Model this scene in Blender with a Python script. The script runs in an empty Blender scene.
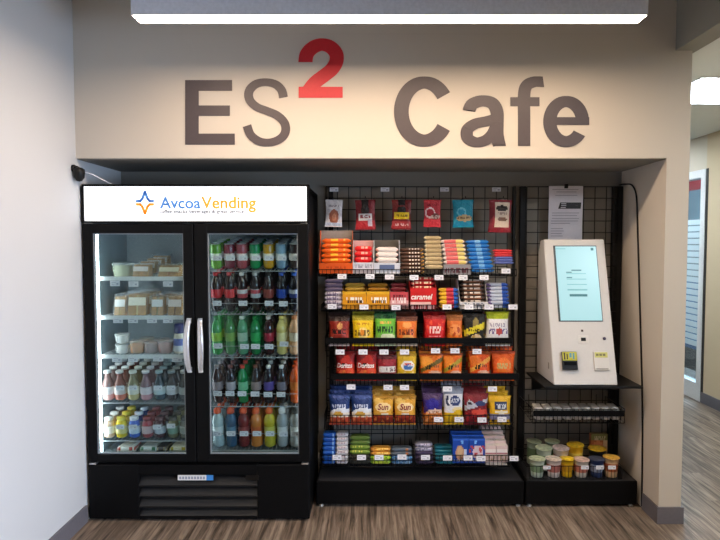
import bpy, bmesh, math, random
from mathutils import Vector, Matrix
random.seed(7)
PI = math.pi
SC = bpy.context.scene
COL = SC.collection
# ------------------------------------------------------------------ survey of the place
F, PITCH, CX, H = 579.0, 0.0469, 371.3, 1.66
_s, _c = math.sin(PITCH), math.cos(PITCH)
def W(px, py, Y):
    """point of the place seen at (px, py) of the 720x540 picture, at distance Y"""
    u = (px - CX) / F; v = (270 - py) / F
    k = Y / (_c + v * _s)
    return Vector((u * k, Y, H + k * (-_s + v * _c)))
def XX(px, Y, py=300): return W(px, py, Y).x
def ZZ(py, Y): return W(400, py, Y).z
XL, XP, XQ, YF, ZS, YB = -1.70, 1.70, 1.832, 3.358, 2.142, 3.957
YG = 3.905                      # grid panels

# ------------------------------------------------------------------ materials
def lin(h):
    if isinstance(h, str):
        h = h.lstrip('#'); r = [int(h[i:i + 2], 16) / 255 for i in (0, 2, 4)]
    else:
        r = [x / 255 for x in h]
    return tuple((x / 12.92 if x <= .04045 else ((x + .055) / 1.055) ** 2.4) for x in r)
_M = {}
def mat(hexc, rough=.5, metal=0., spec=.5, emit=0., vary=.06, scale=60., coat=0., crinkle=0.):
    key = (hexc, rough, metal, spec, emit, vary, scale, coat, crinkle)
    if key in _M: return _M[key]
    m = bpy.data.materials.new('paint_' + str(hexc).strip('#'))
    m.use_nodes = True
    nt = m.node_tree; b = nt.nodes['Principled BSDF']
    c = lin(hexc)
    b.inputs['Roughness'].default_value = rough
    b.inputs['Metallic'].default_value = metal
    b.inputs['Specular IOR Level'].default_value = spec
    b.inputs['Coat Weight'].default_value = coat
    if vary:
        tc = nt.nodes.new('ShaderNodeTexCoord')
        n = nt.nodes.new('ShaderNodeTexNoise'); n.inputs['Scale'].default_value = scale
        n.inputs['Detail'].default_value = 3
        nt.links.new(tc.outputs['Object'], n.inputs['Vector'])
        r = nt.nodes.new('ShaderNodeValToRGB')
        r.color_ramp.elements[0].position = .3; r.color_ramp.elements[1].position = .7
        r.color_ramp.elements[0].color = tuple(x * (1 - vary) for x in c) + (1,)
        r.color_ramp.elements[1].color = tuple(min(1, x * (1 + vary)) for x in c) + (1,)
        nt.links.new(n.outputs['Fac'], r.inputs['Fac'])
        nt.links.new(r.outputs['Color'], b.inputs['Base Color'])
    else:
        b.inputs['Base Color'].default_value = c + (1,)
    if crinkle:
        tc2 = nt.nodes.new('ShaderNodeTexCoord'); n2 = nt.nodes.new('ShaderNodeTexNoise')
        n2.inputs['Scale'].default_value = 34; n2.inputs['Detail'].default_value = 2; n2.inputs['Distortion'].default_value = 1.2
        bp = nt.nodes.new('ShaderNodeBump'); bp.inputs['Strength'].default_value = crinkle; bp.inputs['Distance'].default_value = .012
        nt.links.new(tc2.outputs['Object'], n2.inputs['Vector']); nt.links.new(n2.outputs['Fac'], bp.inputs['Height'])
        nt.links.new(bp.outputs['Normal'], b.inputs['Normal'])
    if emit:
        b.inputs['Emission Color'].default_value = c + (1,)
        b.inputs['Emission Strength'].default_value = emit
    _M[key] = m
    return m
def glass_mat(name, tint='#eef4f4', refl=.07):
    m = bpy.data.materials.new(name); m.use_nodes = True
    nt = m.node_tree; nt.nodes.clear()
    o = nt.nodes.new('ShaderNodeOutputMaterial'); mx = nt.nodes.new('ShaderNodeMixShader')
    t = nt.nodes.new('ShaderNodeBsdfTransparent'); g = nt.nodes.new('ShaderNodeBsdfGlossy')
    lw = nt.nodes.new('ShaderNodeLayerWeight'); lw.inputs['Blend'].default_value = .25
    mth = nt.nodes.new('ShaderNodeMath'); mth.operation = 'MULTIPLY_ADD'
    mth.inputs[1].default_value = .25; mth.inputs[2].default_value = refl * .4
    nt.links.new(lw.outputs['Fresnel'], mth.inputs[0])
    t.inputs['Color'].default_value = lin(tint) + (1,)
    g.inputs['Roughness'].default_value = .03
    nt.links.new(mth.outputs[0], mx.inputs[0])
    nt.links.new(t.outputs[0], mx.inputs[1]); nt.links.new(g.outputs[0], mx.inputs[2])
    nt.links.new(mx.outputs[0], o.inputs['Surface'])
    return m
def screen_mat():
    m = bpy.data.materials.new('lit_screen'); m.use_nodes = True
    b = m.node_tree.nodes['Principled BSDF']
    b.inputs['Base Color'].default_value = (.03, .04, .04, 1); b.inputs['Roughness'].default_value = .3
    b.inputs['Emission Color'].default_value = lin('#b4e4e8') + (1,); b.inputs['Emission Strength'].default_value = .88
    return m
def film_mat(name, hexc, alpha):
    """thin clear plastic film: partly see-through, glossy"""
    m = bpy.data.materials.new(name); m.use_nodes = True
    b = m.node_tree.nodes['Principled BSDF']
    b.inputs['Base Color'].default_value = lin(hexc) + (1,)
    b.inputs['Roughness'].default_value = .15
    b.inputs['Alpha'].default_value = alpha
    return m
def wall_mat(name, hexc, bump=.03):
    m = bpy.data.materials.new(name); m.use_nodes = True
    nt = m.node_tree; b = nt.nodes['Principled BSDF']
    tc = nt.nodes.new('ShaderNodeTexCoord')
    n = nt.nodes.new('ShaderNodeTexNoise'); n.inputs['Scale'].default_value = 160; n.inputs['Detail'].default_value = 4
    n2 = nt.nodes.new('ShaderNodeTexNoise'); n2.inputs['Scale'].default_value = 1.3
    bp = nt.nodes.new('ShaderNodeBump'); bp.inputs['Strength'].default_value = bump; bp.inputs['Distance'].default_value = .004
    r = nt.nodes.new('ShaderNodeValToRGB'); c = lin(hexc)
    r.color_ramp.elements[0].color = tuple(x * .965 for x in c) + (1,)
    r.color_ramp.elements[1].color = tuple(min(1, x * 1.03) for x in c) + (1,)
    nt.links.new(tc.outputs['Object'], n.inputs['Vector']); nt.links.new(tc.outputs['Object'], n2.inputs['Vector'])
    nt.links.new(n2.outputs['Fac'], r.inputs['Fac']); nt.links.new(r.outputs['Color'], b.inputs['Base Color'])
    nt.links.new(n.outputs['Fac'], bp.inputs['Height']); nt.links.new(bp.outputs['Normal'], b.inputs['Normal'])
    b.inputs['Roughness'].default_value = .75; b.inputs['Specular IOR Level'].default_value = .25
    return m
def floor_mat():
    m = bpy.data.materials.new('vinyl_planks'); m.use_nodes = True
    nt = m.node_tree; b = nt.nodes['Principled BSDF']; N = nt.nodes.new; L = nt.links.new
    tc = N('ShaderNodeTexCoord')
    mp = N('ShaderNodeMapping'); mp.inputs['Rotation'].default_value = (0, 0, PI / 2)
    L(tc.outputs['Object'], mp.inputs['Vector'])
    br = N('ShaderNodeTexBrick'); br.offset = .37
    br.inputs['Scale'].default_value = 1; br.inputs['Brick Width'].default_value = 1.22
    br.inputs['Row Height'].default_value = .127; br.inputs['Mortar Size'].default_value = .0012
    br.inputs['Color1'].default_value = (0, 0, 0, 1); br.inputs['Color2'].default_value = (1, 1, 1, 1)
    br.inputs['Mortar'].default_value = (0, 0, 0, 1)
    L(mp.outputs[0], br.inputs['Vector'])
    add = N('ShaderNodeVectorMath'); add.operation = 'MULTIPLY_ADD'
    L(br.outputs['Color'], add.inputs[0]); add.inputs[1].default_value = (3, 5, 9)
    L(tc.outputs['Object'], add.inputs[2])
    ms = N('ShaderNodeMapping'); ms.inputs['Scale'].default_value = (26, 1.5, 1)
    L(add.outputs[0], ms.inputs['Vector'])
    gr = N('ShaderNodeTexNoise'); gr.inputs['Scale'].default_value = 1.6; gr.inputs['Detail'].default_value = 6
    gr.inputs['Roughness'].default_value = .62; gr.inputs['Distortion'].default_value = .5
    L(ms.outputs[0], gr.inputs['Vector'])
    ra = N('ShaderNodeValToRGB'); e = ra.color_ramp.elements
    e[0].position = .34; e[0].color = lin('#40372f') + (1,)
    e[1].position = .66; e[1].color = lin('#a39484') + (1,)
    q = ra.color_ramp.elements.new(.5); q.color = lin('#7c6d60') + (1,)
    L(gr.outputs['Fac'], ra.inputs['Fac'])
    tn = N('ShaderNodeMix'); tn.data_type = 'RGBA'; tn.blend_type = 'MULTIPLY'; tn.inputs[0].default_value = .55
    tr = N('ShaderNodeValToRGB'); tr.color_ramp.elements[0].color = (.55, .52, .5, 1); tr.color_ramp.elements[1].color = (1, 1, 1, 1)
    L(br.outputs['Color'], tr.inputs['Fac'])
    L(ra.outputs['Color'], tn.inputs[6]); L(tr.outputs['Color'], tn.inputs[7])
    L(tn.outputs[2], b.inputs['Base Color'])
    b.inputs['Roughness'].default_value = .42; b.inputs['Specular IOR Level'].default_value = .4
    return m
BLACK = mat('#09090a', .5, spec=.14); BLACKM = mat('#0c0c0d', .45, spec=.3); WIRE = mat('#0a0a0b', .45, .2, spec=.3)
WHITE = mat('#f3f3f1', .4); STEEL = mat('#c9c9cb', .28, .9); TAGW = mat('#e9eaf0', .5, vary=0)
CLEAR = film_mat('clear_plastic', '#f2f6f6', .13)

# ------------------------------------------------------------------ object helpers
def props(o, label=None, cat=None, group=None, kind=None):
    if label: o['label'] = label
    if cat: o['category'] = cat
    if group: o['group'] = group
    if kind: o['kind'] = kind
    return o
def empty(name, loc, label=None, cat=None, group=None):
    o = bpy.data.objects.new(name, None); o.empty_display_size = .05
    o.location = loc; COL.objects.link(o)
    return props(o, label, cat, group)
class MB:
    def __init__(s): s.bm = bmesh.new()
    def face(s, vs, mi=0, sm=False):
        try: f = s.bm.faces.new(vs)
        except ValueError: return None
        f.material_index = mi; f.smooth = sm
        return f
    def box(s, x0, x1, y0, y1, z0, z1, mi=0):
        v = [s.bm.verts.new(p) for p in ((x0,y0,z0),(x1,y0,z0),(x1,y1,z0),(x0,y1,z0),(x0,y0,z1),(x1,y0,z1),(x1,y1,z1),(x0,y1,z1))]
        for q in ((0,1,5,4),(1,2,6,5),(2,3,7,6),(3,0,4,7),(4,5,6,7),(3,2,1,0)): s.face([v[i] for i in q], mi)
        return s
    def rbox(s, x0, x1, y0, y1, z0, z1, r=.004, mi=0):
        """box with bevelled edges"""
        b = bmesh.new()
        v = [b.verts.new(p) for p in ((x0,y0,z0),(x1,y0,z0),(x1,y1,z0),(x0,y1,z0),(x0,y0,z1),(x1,y0,z1),(x1,y1,z1),(x0,y1,z1))]
        for q in ((0,1,5,4),(1,2,6,5),(2,3,7,6),(3,0,4,7),(4,5,6,7),(3,2,1,0)): b.faces.new([v[i] for i in q])
        bmesh.ops.bevel(b, geom=list(b.edges), offset=r, segments=2, affect='EDGES', profile=.5)
        s.merge(b, mi); return s
    def merge(s, b, mi=None):
        mp = {v: s.bm.verts.new(v.co) for v in b.verts}
        for f in b.faces: s.face([mp[v] for v in f.verts], f.material_index if mi is None else mi, f.smooth)
        b.free()
    def prism(s, prof, x0, x1, mi=0):
        """profile of (y, z) points run along x"""
        a = [s.bm.verts.new((x0, y, z)) for y, z in prof]; b = [s.bm.verts.new((x1, y, z)) for y, z in prof]
        n = len(prof)
        for i in range(n): s.face([a[i], a[(i+1) % n], b[(i+1) % n], b[i]], mi)
        s.face(a[::-1], mi); s.face(b, mi); return s
    def tube(s, pts, r, n=6, mi=0, closed=False):
        pts = [Vector(p) for p in pts]; rings = []
        m = len(pts)
        for i, p in enumerate(pts):
            if closed: d = pts[(i+1) % m] - pts[i-1]
            else: d = pts[min(i+1, m-1)] - pts[max(i-1, 0)]
            d.normalize()
            up = Vector((0, 0, 1)) if abs(d.z) < .9 else Vector((1, 0, 0))
            a = d.cross(up).normalized(); b = a.cross(d)
            rr = r[i] if isinstance(r, (list, tuple)) else r
            rings.append([s.bm.verts.new(p + (a * math.cos(2*PI*k/n) + b * math.sin(2*PI*k/n)) * rr) for k in range(n)])
        for i in range(m if closed else m - 1):
            A, B = rings[i], rings[(i+1) % m]
            for k in range(n): s.face([A[k], B[k], B[(k+1) % n], A[(k+1) % n]], mi, True)
        if not closed: s.face(rings[0], mi); s.face(rings[-1][::-1], mi)
        return s
    def lathe(s, prof, n=14, mis=None, c=(0, 0, 0)):
        """(r, z) profile about z; mis = material index per segment"""
        rings = []
        for r, z in prof:
            if r < 1e-6: rings.append([s.bm.verts.new((c[0], c[1], c[2] + z))])
            else: rings.append([s.bm.verts.new((c[0] + r*math.cos(2*PI*k/n), c[1] + r*math.sin(2*PI*k/n), c[2] + z)) for k in range(n)])
        for i in range(len(rings) - 1):
            A, B = rings[i], rings[i+1]; mi = mis[i] if mis else 0
            for k in range(n):
                a, a2 = A[k % len(A)], A[(k+1) % len(A)]; b, b2 = B[k % len(B)], B[(k+1) % len(B)]
                vs = [a]
                if a2 is not a: vs.append(a2)
                if b2 is not b: vs += [b2, b]
                else: vs.append(b)
                if len(vs) > 2: s.face(vs, mi, True)
        return s
    def data(s, name, mats):
        me = bpy.data.meshes.new(name)
        s.bm.to_mesh(me); s.bm.free()
        for m in (mats if isinstance(mats, (list, tuple)) else [mats]): me.materials.append(m)
        return me
    def build(s, name, mats, parent=None, loc=(0, 0, 0), rot=(0, 0, 0), **kw):
        o = bpy.data.objects.new(name, s.data(name, mats)); COL.objects.link(o)
        o.location = loc; o.rotation_euler = rot
        if parent: o.parent = parent
        return props(o, **kw)
def inst(name, me, loc=(0, 0, 0), rot=(0, 0, 0), parent=None, **kw):
    o = bpy.data.objects.new(name, me); COL.objects.link(o); o.location = loc; o.rotation_euler = rot
    if parent: o.parent = parent
    return props(o, **kw)
def dup(root, loc, label=None, group=None, rz=None):
    r = root.copy(); COL.objects.link(r); r.location = loc
    if rz is not None: r.rotation_euler = (0, 0, rz)
    if label: r['label'] = label
    if group: r['group'] = group
    for ch in list(root.children):
        c = ch.copy(); COL.objects.link(c); c.parent = r
        for g in ch.children:
            d = g.copy(); COL.objects.link(d); d.parent = c
    return r
def struct(name, mb, m, **kw): return mb.build(name, m, kind='structure', **kw)
_T = {}
def text_tris(s, shear=0.):
    """outline of a word as (verts 2D, faces), unit height of capitals ~0.7, origin left baseline"""
    key = (s, shear)
    if key in _T: return _T[key]
    cu = bpy.data.curves.new('lettering', 'FONT'); cu.body = s; cu.size = 1; cu.resolution_u = 3; cu.shear = shear; cu.offset = .022
    o = bpy.data.objects.new('lettering', cu); COL.objects.link(o)
    dg = bpy.context.evaluated_depsgraph_get(); dg.update()
    me = o.evaluated_get(dg).to_mesh()
    r = ([(v.co.x, v.co.y) for v in me.vertices], [tuple(p.vertices) for p in me.polygons])
    o.evaluated_get(dg).to_mesh_clear()
    bpy.data.objects.remove(o); bpy.data.curves.remove(cu)
    _T[key] = r
    return r
def put_text(mb, s, x0, x1, z, Yof, mi, h=None, shear=0.):
    """lay a word between x0 and x1 with its baseline at z, on the surface y = Yof(x, z)"""
    v, f = text_tris(s, shear)
    a = min(p[0] for p in v); b = max(p[0] for p in v)
    k = (x1 - x0) / (b - a); kz = k if h is None else h / .72
    vs = []
    for p in v:
        x = x0 + (p[0] - a) * k; zz = z + p[1] * kz
        vs.append(mb.bm.verts.new((x, Yof(x, zz), zz)))
    for q in f: mb.face([vs[i] for i in q], mi)
def ordn(i): return ('first','second','third','fourth','fifth','sixth','seventh','eighth','ninth','tenth')[i]

# ------------------------------------------------------------------ printed packs
class Paint:
    """list of shapes in (u in -1..1, v in 0..1), later ones over earlier ones"""
    def __init__(s, bg, *ops, **kw):
        s.ops = ops; s.cols = [bg]; s.kw = kw
        for o in ops:
            if o[-1] not in s.cols: s.cols.append(o[-1])
        for t in kw.get('text', ()):
            if t[-1] not in s.cols: s.cols.append(t[-1])
    def __call__(s, u, v):
        c = 0
        for o in s.ops:
            k = o[0]; hit = False
            if k == 'band': hit = o[1] <= v <= o[2]
            elif k == 'ell': hit = ((u - o[1]) / o[3]) ** 2 + ((v - o[2]) / o[4]) ** 2 <= 1
            elif k == 'rect': hit = o[1] <= u <= o[2] and o[3] <= v <= o[4]
            elif k == 'marks':   # row of small print too small to read
                if o[1] <= u <= o[2] and o[3] <= v <= o[4]:
                    q = (u - o[1]) / (o[2] - o[1]) * o[5]; w = (v - o[3]) / (o[4] - o[3])
                    hit = (q % 1) < .84 and ((int(q * 3) * 7 + int(w * 3) * 13 + int(q) * int(w * 3 + 1) * 5 + o[5] * 3) * 7919 % 101) % 10 > 2
            elif k == 'diag': hit = v > o[1] * u + o[2]
            elif k == 'diagband': hit = o[2] <= v - o[1] * u <= o[3]
            elif k == 'spots':
                if o[1] <= v <= o[2]:
                    hit = (math.sin(u * o[3] + 1.7 * math.sin(v * o[3] * 1.3)) * math.sin(v * o[3] * 1.9 + u * 2)) > o[4]
            if hit: c = s.cols.index(o[-1])
        return c
    def mats(s, rough=.32, **k): return [mat(c, rough, vary=.05, spec=.32, **k) for c in s.cols]
def bag_data(name, w, h, d, P, flare=.05, nu=22, nv=26, rough=.3, hole=False):
    """pillow bag with crimped seals; base at z=0, back at y~0, front towards -y"""
    mb = MB(); s = .045
    rnd = random.Random(sum(map(ord, name)) + int(w * 1e4))
    ph = [rnd.uniform(0, 6) for _ in range(4)]
    def half(u, v):
        if v < s or v > 1 - s: return .0012
        q = (v - s) / (1 - 2 * s)
        t = d / 2 * max(0, 1 - abs(u) ** 2.8) ** .6 * (math.sin(PI * q) ** .5)
        edge = (1 - math.sin(PI * q)) ** 2
        t += edge * .0035 * math.sin(u * 9 + ph[0]) * (1 - u * u) + .0018 * math.sin(u * 4 + v * 7 + ph[1]) * (1 - u * u) * math.sin(PI * q)
        return max(.0012, t)
    def wid(v):
        q = min(1, max(0, (v - s) / (1 - 2 * s)))
        return w / 2 * (1 - .09 * math.sin(PI * q) ** .6 + flare * (v - .5))
    def pos(u, v, sg):
        y = -d / 2 + sg * half(u, v)
        if v < s or v > 1 - s: y += .0014 * (1 if int((u + 1) * nu / 2) % 2 else -1)
        zz = h * v - .006 * (1 - abs(u)) * 0
        return (u * wid(v), y, zz)
    for sg in (-1, 1):
        g = [[mb.bm.verts.new(pos(-1 + 2 * i / nu, j / nv, sg)) for i in range(nu + 1)] for j in range(nv + 1)]
        for j in range(nv):
            for i in range(nu):
                q = [g[j][i], g[j][i+1], g[j+1][i+1], g[j+1][i]]
                mb.face(q if sg < 0 else q[::-1], P(-1 + 2 * (i + .5) / nu, (j + .5) / nv), True)
    for t in P.kw.get('text', ()):
        word, u0, u1, v0, hh, sh, colr = t
        def Yof(x, z):
            v = min(1, max(0, z / h)); u = max(-1, min(1, x / wid(v)))
            return -d / 2 - half(u, v) - .0016
        put_text(mb, word, u0 * w / 2, u1 * w / 2, v0 * h, Yof, P.cols.index(colr), hh * h, sh)
    return mb.data(name, P.mats(rough, crinkle=.75))
def bar_data(name, w, h, d, P, rough=.3, nu=16):
    """wrapped bar lying along x with crimped ends; base z=0, front y=-d/2"""
    mb = MB(); n = 10; rings = []
    for i in range(nu + 1):
        u = -1 + 2 * i / nu; a = abs(u)
        k = 1 if a < .84 else (1 - (a - .84) / .09 * .75 if a < .93 else .25)
        kk = 1 if a < .84 else max(.8, 1 - (a - .84) * 2)
        ring = []
        for q in range(n):
            th = 2 * PI * (q + .5) / n - PI / 2
            y = math.copysign(abs(math.cos(th)) ** .22, math.cos(th)) * d / 2 * kk
            z = math.copysign(abs(math.sin(th)) ** .22, math.sin(th)) * h / 2 * k
            if a > .9: z += .0012 * (1 if (q + i) % 2 else -1)
            ring.append(mb.bm.verts.new((u * w / 2, -y, h / 2 + z)))
        rings.append((u, ring))
    for i in range(nu):
        (u, A), (u2, B) = rings[i], rings[i+1]
        for q in range(n):
            zc = (A[q].co.z + A[(q+1) % n].co.z) / 2
            mb.face([A[q], A[(q+1) % n], B[(q+1) % n], B[q]], P((u + u2) / 2, zc / h), True)
    mb.face(rings[0][1]); mb.face(rings[-1][1][::-1])
    return mb.data(name, P.mats(rough))
def carton_data(name, w, h, d, P, nu=24, nv=14, rough=.4, top=None):
    """closed printed carton; base z=0, front y=0, going back to y=d"""
    mb = MB()
    g = [[mb.bm.verts.new((-w/2 + w*i/nu, 0, h*j/nv)) for i in range(nu+1)] for j in range(nv+1)]
    for j in range(nv):
        for i in range(nu): mb.face([g[j][i], g[j][i+1], g[j+1][i+1], g[j+1][i]], P(-1 + 2*(i+.5)/nu, (j+.5)/nv))
    side = 0
    if top and top not in P.cols: P.cols.append(top)
    tp = P.cols.index(top) if top else 0
    v = [mb.bm.verts.new(p) for p in ((-w/2,.0,0),(w/2,0,0),(w/2,d,0),(-w/2,d,0),(-w/2,0,h),(w/2,0,h),(w/2,d,h),(-w/2,d,h))]
    for q, mi in (((1,2,6,5),side),((2,3,7,6),side),((3,0,4,7),side),((4,5,6,7),tp),((3,2,1,0),side)): mb.face([v[i] for i in q], mi)
    for t in P.kw.get('text', ()):
        word, u0, u1, v0, hh, sh, colr = t
        put_text(mb, word, u0*w/2, u1*w/2, v0*h, lambda x, z: -.0012, P.cols.index(colr), hh*h, sh)
    return mb.data(name, P.mats(rough))
def tray_data(name, w, hl, hb, d, P, rough=.45, inner='#cfc9c0'):
    """open display carton: printed front lip hl high, sides rising to a back of height hb"""
    mb = MB(); t = .002; nu, nv = 24, 6
    ci = len(P.cols)
    g = [[mb.bm.verts.new((-w/2 + w*i/nu, 0, hl*j/nv)) for i in range(nu+1)] for j in range(nv+1)]
    for j in range(nv):
        for i in range(nu): mb.face([g[j][i], g[j][i+1], g[j+1][i+1], g[j+1][i]], P(-1 + 2*(i+.5)/nu, (j+.5)/nv))
    mb.box(-w/2, w/2, .0004, t, 0, hl, ci)
    mb.box(-w/2, w/2, t, d, 0, t, ci)
    mb.box(-w/2, w/2, d - t, d, 0, hb, ci)
    for sx in (-1, 1):
        x0, x1 = sorted((sx * w/2, sx * (w/2 - t)))
        mb.prism([(t, t), (d - t, t), (d - t, hb), (d * .55, hb), (t, hl)], x0, x1, 0)
    for tt in P.kw.get('text', ()):
        word, u0, u1, v0, hh, sh, colr = tt
        put_text(mb, word, u0*w/2, u1*w/2, v0*hl, lambda x, z: -.0012, P.cols.index(colr), hh*hl, sh)
    return mb.data(name, P.mats(rough) + [mat(inner, .6)])

# ================================================================== THE SETTING
WALL = wall_mat('greige_wall_paint', '#cfc6b9'); WALLG = wall_mat('grey_wall_paint', '#d2d3d4')
ALC_SHADE = wall_mat('alcove_painted_shade', '#8f8a82'); CEIL = wall_mat('ceiling_paint', '#98978f')  # alcove colour is darkened so the shade inside it is painted in
BASEB = mat('#6d6a70', .5, vary=.04)
struct('floor', MB().box(-2.2, 4.2, -1.5, 9, -.05, 0), floor_mat())
struct('wall_left', MB().box(XL - .12, XL, -1.2, 4.08, 0, 3.25), WALLG)
struct('wall_back', MB().box(XL, XP, YB, YB + .12, 0, ZS), ALC_SHADE)
struct('wall_front', MB().box(XL, XQ, YF, YB + .12, ZS + .004, 3.25), WALL)
struct('ceiling_alcove', MB().box(XL, XP, YF + .012, YB, ZS, ZS + .004), ALC_SHADE)          # thin skin under the bulkhead, its shade put into the colour
struct('wall_right', MB().box(XP, XQ, YF, YB + .12, 0, ZS + .004), WALL)              # pier beside the hall
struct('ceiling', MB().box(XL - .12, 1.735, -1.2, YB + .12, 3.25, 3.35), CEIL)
BZ = 2.755
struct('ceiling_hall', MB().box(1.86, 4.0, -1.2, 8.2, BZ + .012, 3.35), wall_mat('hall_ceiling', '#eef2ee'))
struct('trim_1', MB().box(1.735, 1.86, -1.2, YF - .001, BZ, 3.35).box(1.835, 1.86, YF - .001, 8, BZ, 3.35), CEIL)      # dropped edge of the hall ceiling
# baseboards
bb = .10
struct('baseboard_left', MB().box(XL, XL + .012, -1.2, YF + .02, 0, bb), BASEB)
struct('baseboard_right', MB().box(XP - .012, XQ + .012, YF - .012, YF - .0005, 0, bb).box(XP - .012, XP - .0005, YF - .0005, 3.54, 0, bb).box(XQ + .0005, XQ + .012, YF - .0005, 4.0, 0, bb), BASEB)
# hall on the right: wall, glazed part, far end
XH = 3.44
struct('wall_hall', MB().box(XH, XH + .12, .5, 5.98, 0, BZ + .012), wall_mat('hall_wall_paint', '#d9c4a2'))
struct('wall_far', MB().box(1.2, 4.2, 8.2, 8.3, 0, BZ + .012), wall_mat('far_wall_paint', '#cfc9c0'))
struct('baseboard_hall', MB().box(XH - .012, XH - .0005, .5, 5.96, 0, .11), BASEB)
# window_1 : glazed front with a pale frame, striped film, red band behind the top
FR = mat('#e6e6e4', .4)
wn = MB()
wn.box(XH - .01, XH + .10, 5.98, 6.06, 0, 2.42)
wn.box(XH - .01, XH + .10, 6.06, 8.19, 2.34, 2.42)
wn.box(XH - .008, XH + .08, 6.06, 8.19, 0, .18)
wn.box(XH - .008, XH + .08, 7.35, 7.42, .18, 2.34)
w1 = wn.build('window_1', FR, kind='structure')
MB().box(XH + .02, XH + .03, 6.06, 8.19, .18, 2.34).build('glass_pane', glass_mat('window_glass'), w1)
fm = MB()
for k in range(20): fm.box(XH + .012, XH + .0185, 6.06, 8.19, .56 + k * .068, .56 + k * .068 + .054)
fm.build('frosted_film', film_mat('frosted_film', '#dff0f4', .75), w1)
struct('wall_header', MB().box(XH, XH + .12, 5.98, 8.2, 2.42, BZ + .012), wall_mat('header_paint', '#d8ccb8'))
MB().box(XH - .005, XH - .0005, 5.94, 5.978, 0, 2.42).build('trim_2', mat('#2a2522', .5), kind='structure')
# what lies beyond the glass: a pale front with a red sign band and blue lower cladding
struct('wall_outside', MB().box(XH + 1.6, XH + 1.7, 5.0, 12, 1.1, 2.48, 0).box(XH + 1.6, XH + 1.7, 5.0, 12, 2.48, 2.72, 1).box(XH + 1.6, XH + 1.7, 5.0, 12, 2.72, 4.2, 0).box(XH + 1.6, XH + 1.7, 5.0, 12, 0, 1.1, 2),
       [mat('#8f9aa0', .6), mat('#b8323a', .5), mat('#3f6f9c', .5)])

# ------------------------------------------------------------------ lamps of the place, seen and added
LP = empty('pendant_lamp', (.085, 2.75, 2.70), 'long linear pendant lamp with glowing white underside above the cafe lettering', 'lamp')
x0, x1 = -1.1835, 1.1805
MB().box(x0, x1, -.052, .052, .012, .17).box(x0, x1, -.052, -.049, 0, .012).box(x0, x1, .049, .052, 0, .012).box(x0, x0 + .004, -.049, .049, 0, .012).box(x1 - .004, x1, -.049, .049, 0, .012).build('housing', mat('#e6e5ec', .45), LP)
MB().box(x0 + .004, x1 - .004, -.049, .049, .003, .0118).build('diffuser', mat('#ffe2c4', .5, emit=54., vary=0), LP)
for sx in (-.9, .9): MB().tube([(sx, 0, .17), (sx, 0, .549)], .0025, 6).build('suspension_cable', STEEL, LP)
# a second pendant of the same kind, unseen, added further back for light
added_pendant = dup(LP, (.085, .55, 2.70), 'long linear pendant lamp, unseen and added further back in the room')
P0 = W(694, 80, 3.95); 
t = empty('ceiling_light', (2.50, 4.26, BZ + .012), 'square glowing ceiling light panel in the hall ceiling beside the pier', 'ceiling light')
MB().box(-.31, .31, -.36, .36, -.012, -.0008).build('frame', mat('#e8e8e6', .4), t)
MB().box(-.29, .29, -.34, .34, -.016, -.0122).build('diffuser', mat('#e6f4ff', .5, emit=34., vary=0), t)
t2 = dup(t, (2.50, 1.6, BZ + .012), 'square glowing ceiling light panel assumed in the hall nearer the room')  # further hall panel out of view, assumed
t3 = dup(t, (2.50, 6.6, BZ + .012), 'square glowing ceiling light panel assumed at the far end of the hall')  # likewise assumed, hidden behind the pier

# ------------------------------------------------------------------ cafe lettering on the bulkhead
LETC = mat('#4d4447', .45, vary=.03); RED = mat('#cf2630', .45, vary=.03)
def crom(pts, k=8):
    out = []; P_ = [pts[0]] + list(pts) + [pts[-1]]
    for i in range(1, len(P_) - 2):
        p0, p1, p2, p3 = (Vector(q) for q in P_[i-1:i+3])
        for j in range(k):
            t = j / k
            out.append(.5 * ((2*p1) + (p2-p0)*t + (2*p0-5*p1+4*p2-p3)*t*t + (3*p1-p0-3*p2+p3)*t**3))
    out.append(Vector(P_[-2])); return out
class Letter:
    def __init__(s, org, k): s.mb = MB(); s.org = org; s.k = k; s.n = 0
    def w(s, x, y): 
        p = W(s.org[0] + x / s.k, s.org[1] + y / s.k, YF); return p.x, p.z
    def poly(s, pts):
        q = [s.w(*p) for p in pts]; s.n += 1; ft = -.0035 - .00004 * (s.n % 40)
        f = [s.mb.bm.verts.new((x, ft, z)) for x, z in q]; b = [s.mb.bm.verts.new((x, -.0005, z)) for x, z in q]
        s.mb.face(f)
        for i in range(len(f)): s.mb.face([f[i], f[(i+1) % len(f)], b[(i+1) % len(f)], b[i]])
    def rect(s, x0, x1, y0, y1): s.poly([(x0, y0), (x1, y0), (x1, y1), (x0, y1)])
    def ribbon(s, pts, wd, d0=None, d1=None):
        n = len(pts); L = []; R = []
        for i, p in enumerate(pts):
            d = (Vector(pts[min(i+1, n-1)]) - Vector(pts[max(i-1, 0)])).normalized()
            if i == 0 and d0: d = Vector(d0).normalized()
            if i == n - 1 and d1: d = Vector(d1).normalized()
            a = Vector((-d.y, d.x)); h = (wd(i / (n - 1), d) if callable(wd) else wd) / 2
            L.append(Vector(p) + a * h); R.append(Vector(p) - a * h)
        for i in range(n - 1): s.poly([L[i], L[i+1], R[i+1], R[i]])
    def done(s, parent, m, **kw):
        o = s.mb.build('letter', m, parent, (0, 0, 0)); o.location = (0, YF, 0)
        o.location = Vector((0, YF, 0)) - parent.location
        return props(o, **kw)
SG = empty('wall_lettering', W(386, 148, YF), 'large grey and red cafe lettering on the bulkhead above the cooler and racks', 'sign')
A = ((160, 20), 3.2727); B = ((370, 20), 3.0)
l = Letter(*A); l.rect(83, 127, 197, 408); l.rect(127, 236, 197, 232); l.rect(127, 229, 280, 314); l.rect(127, 245, 372, 408); l.done(SG, LETC)
l = Letter(*A)
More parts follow.
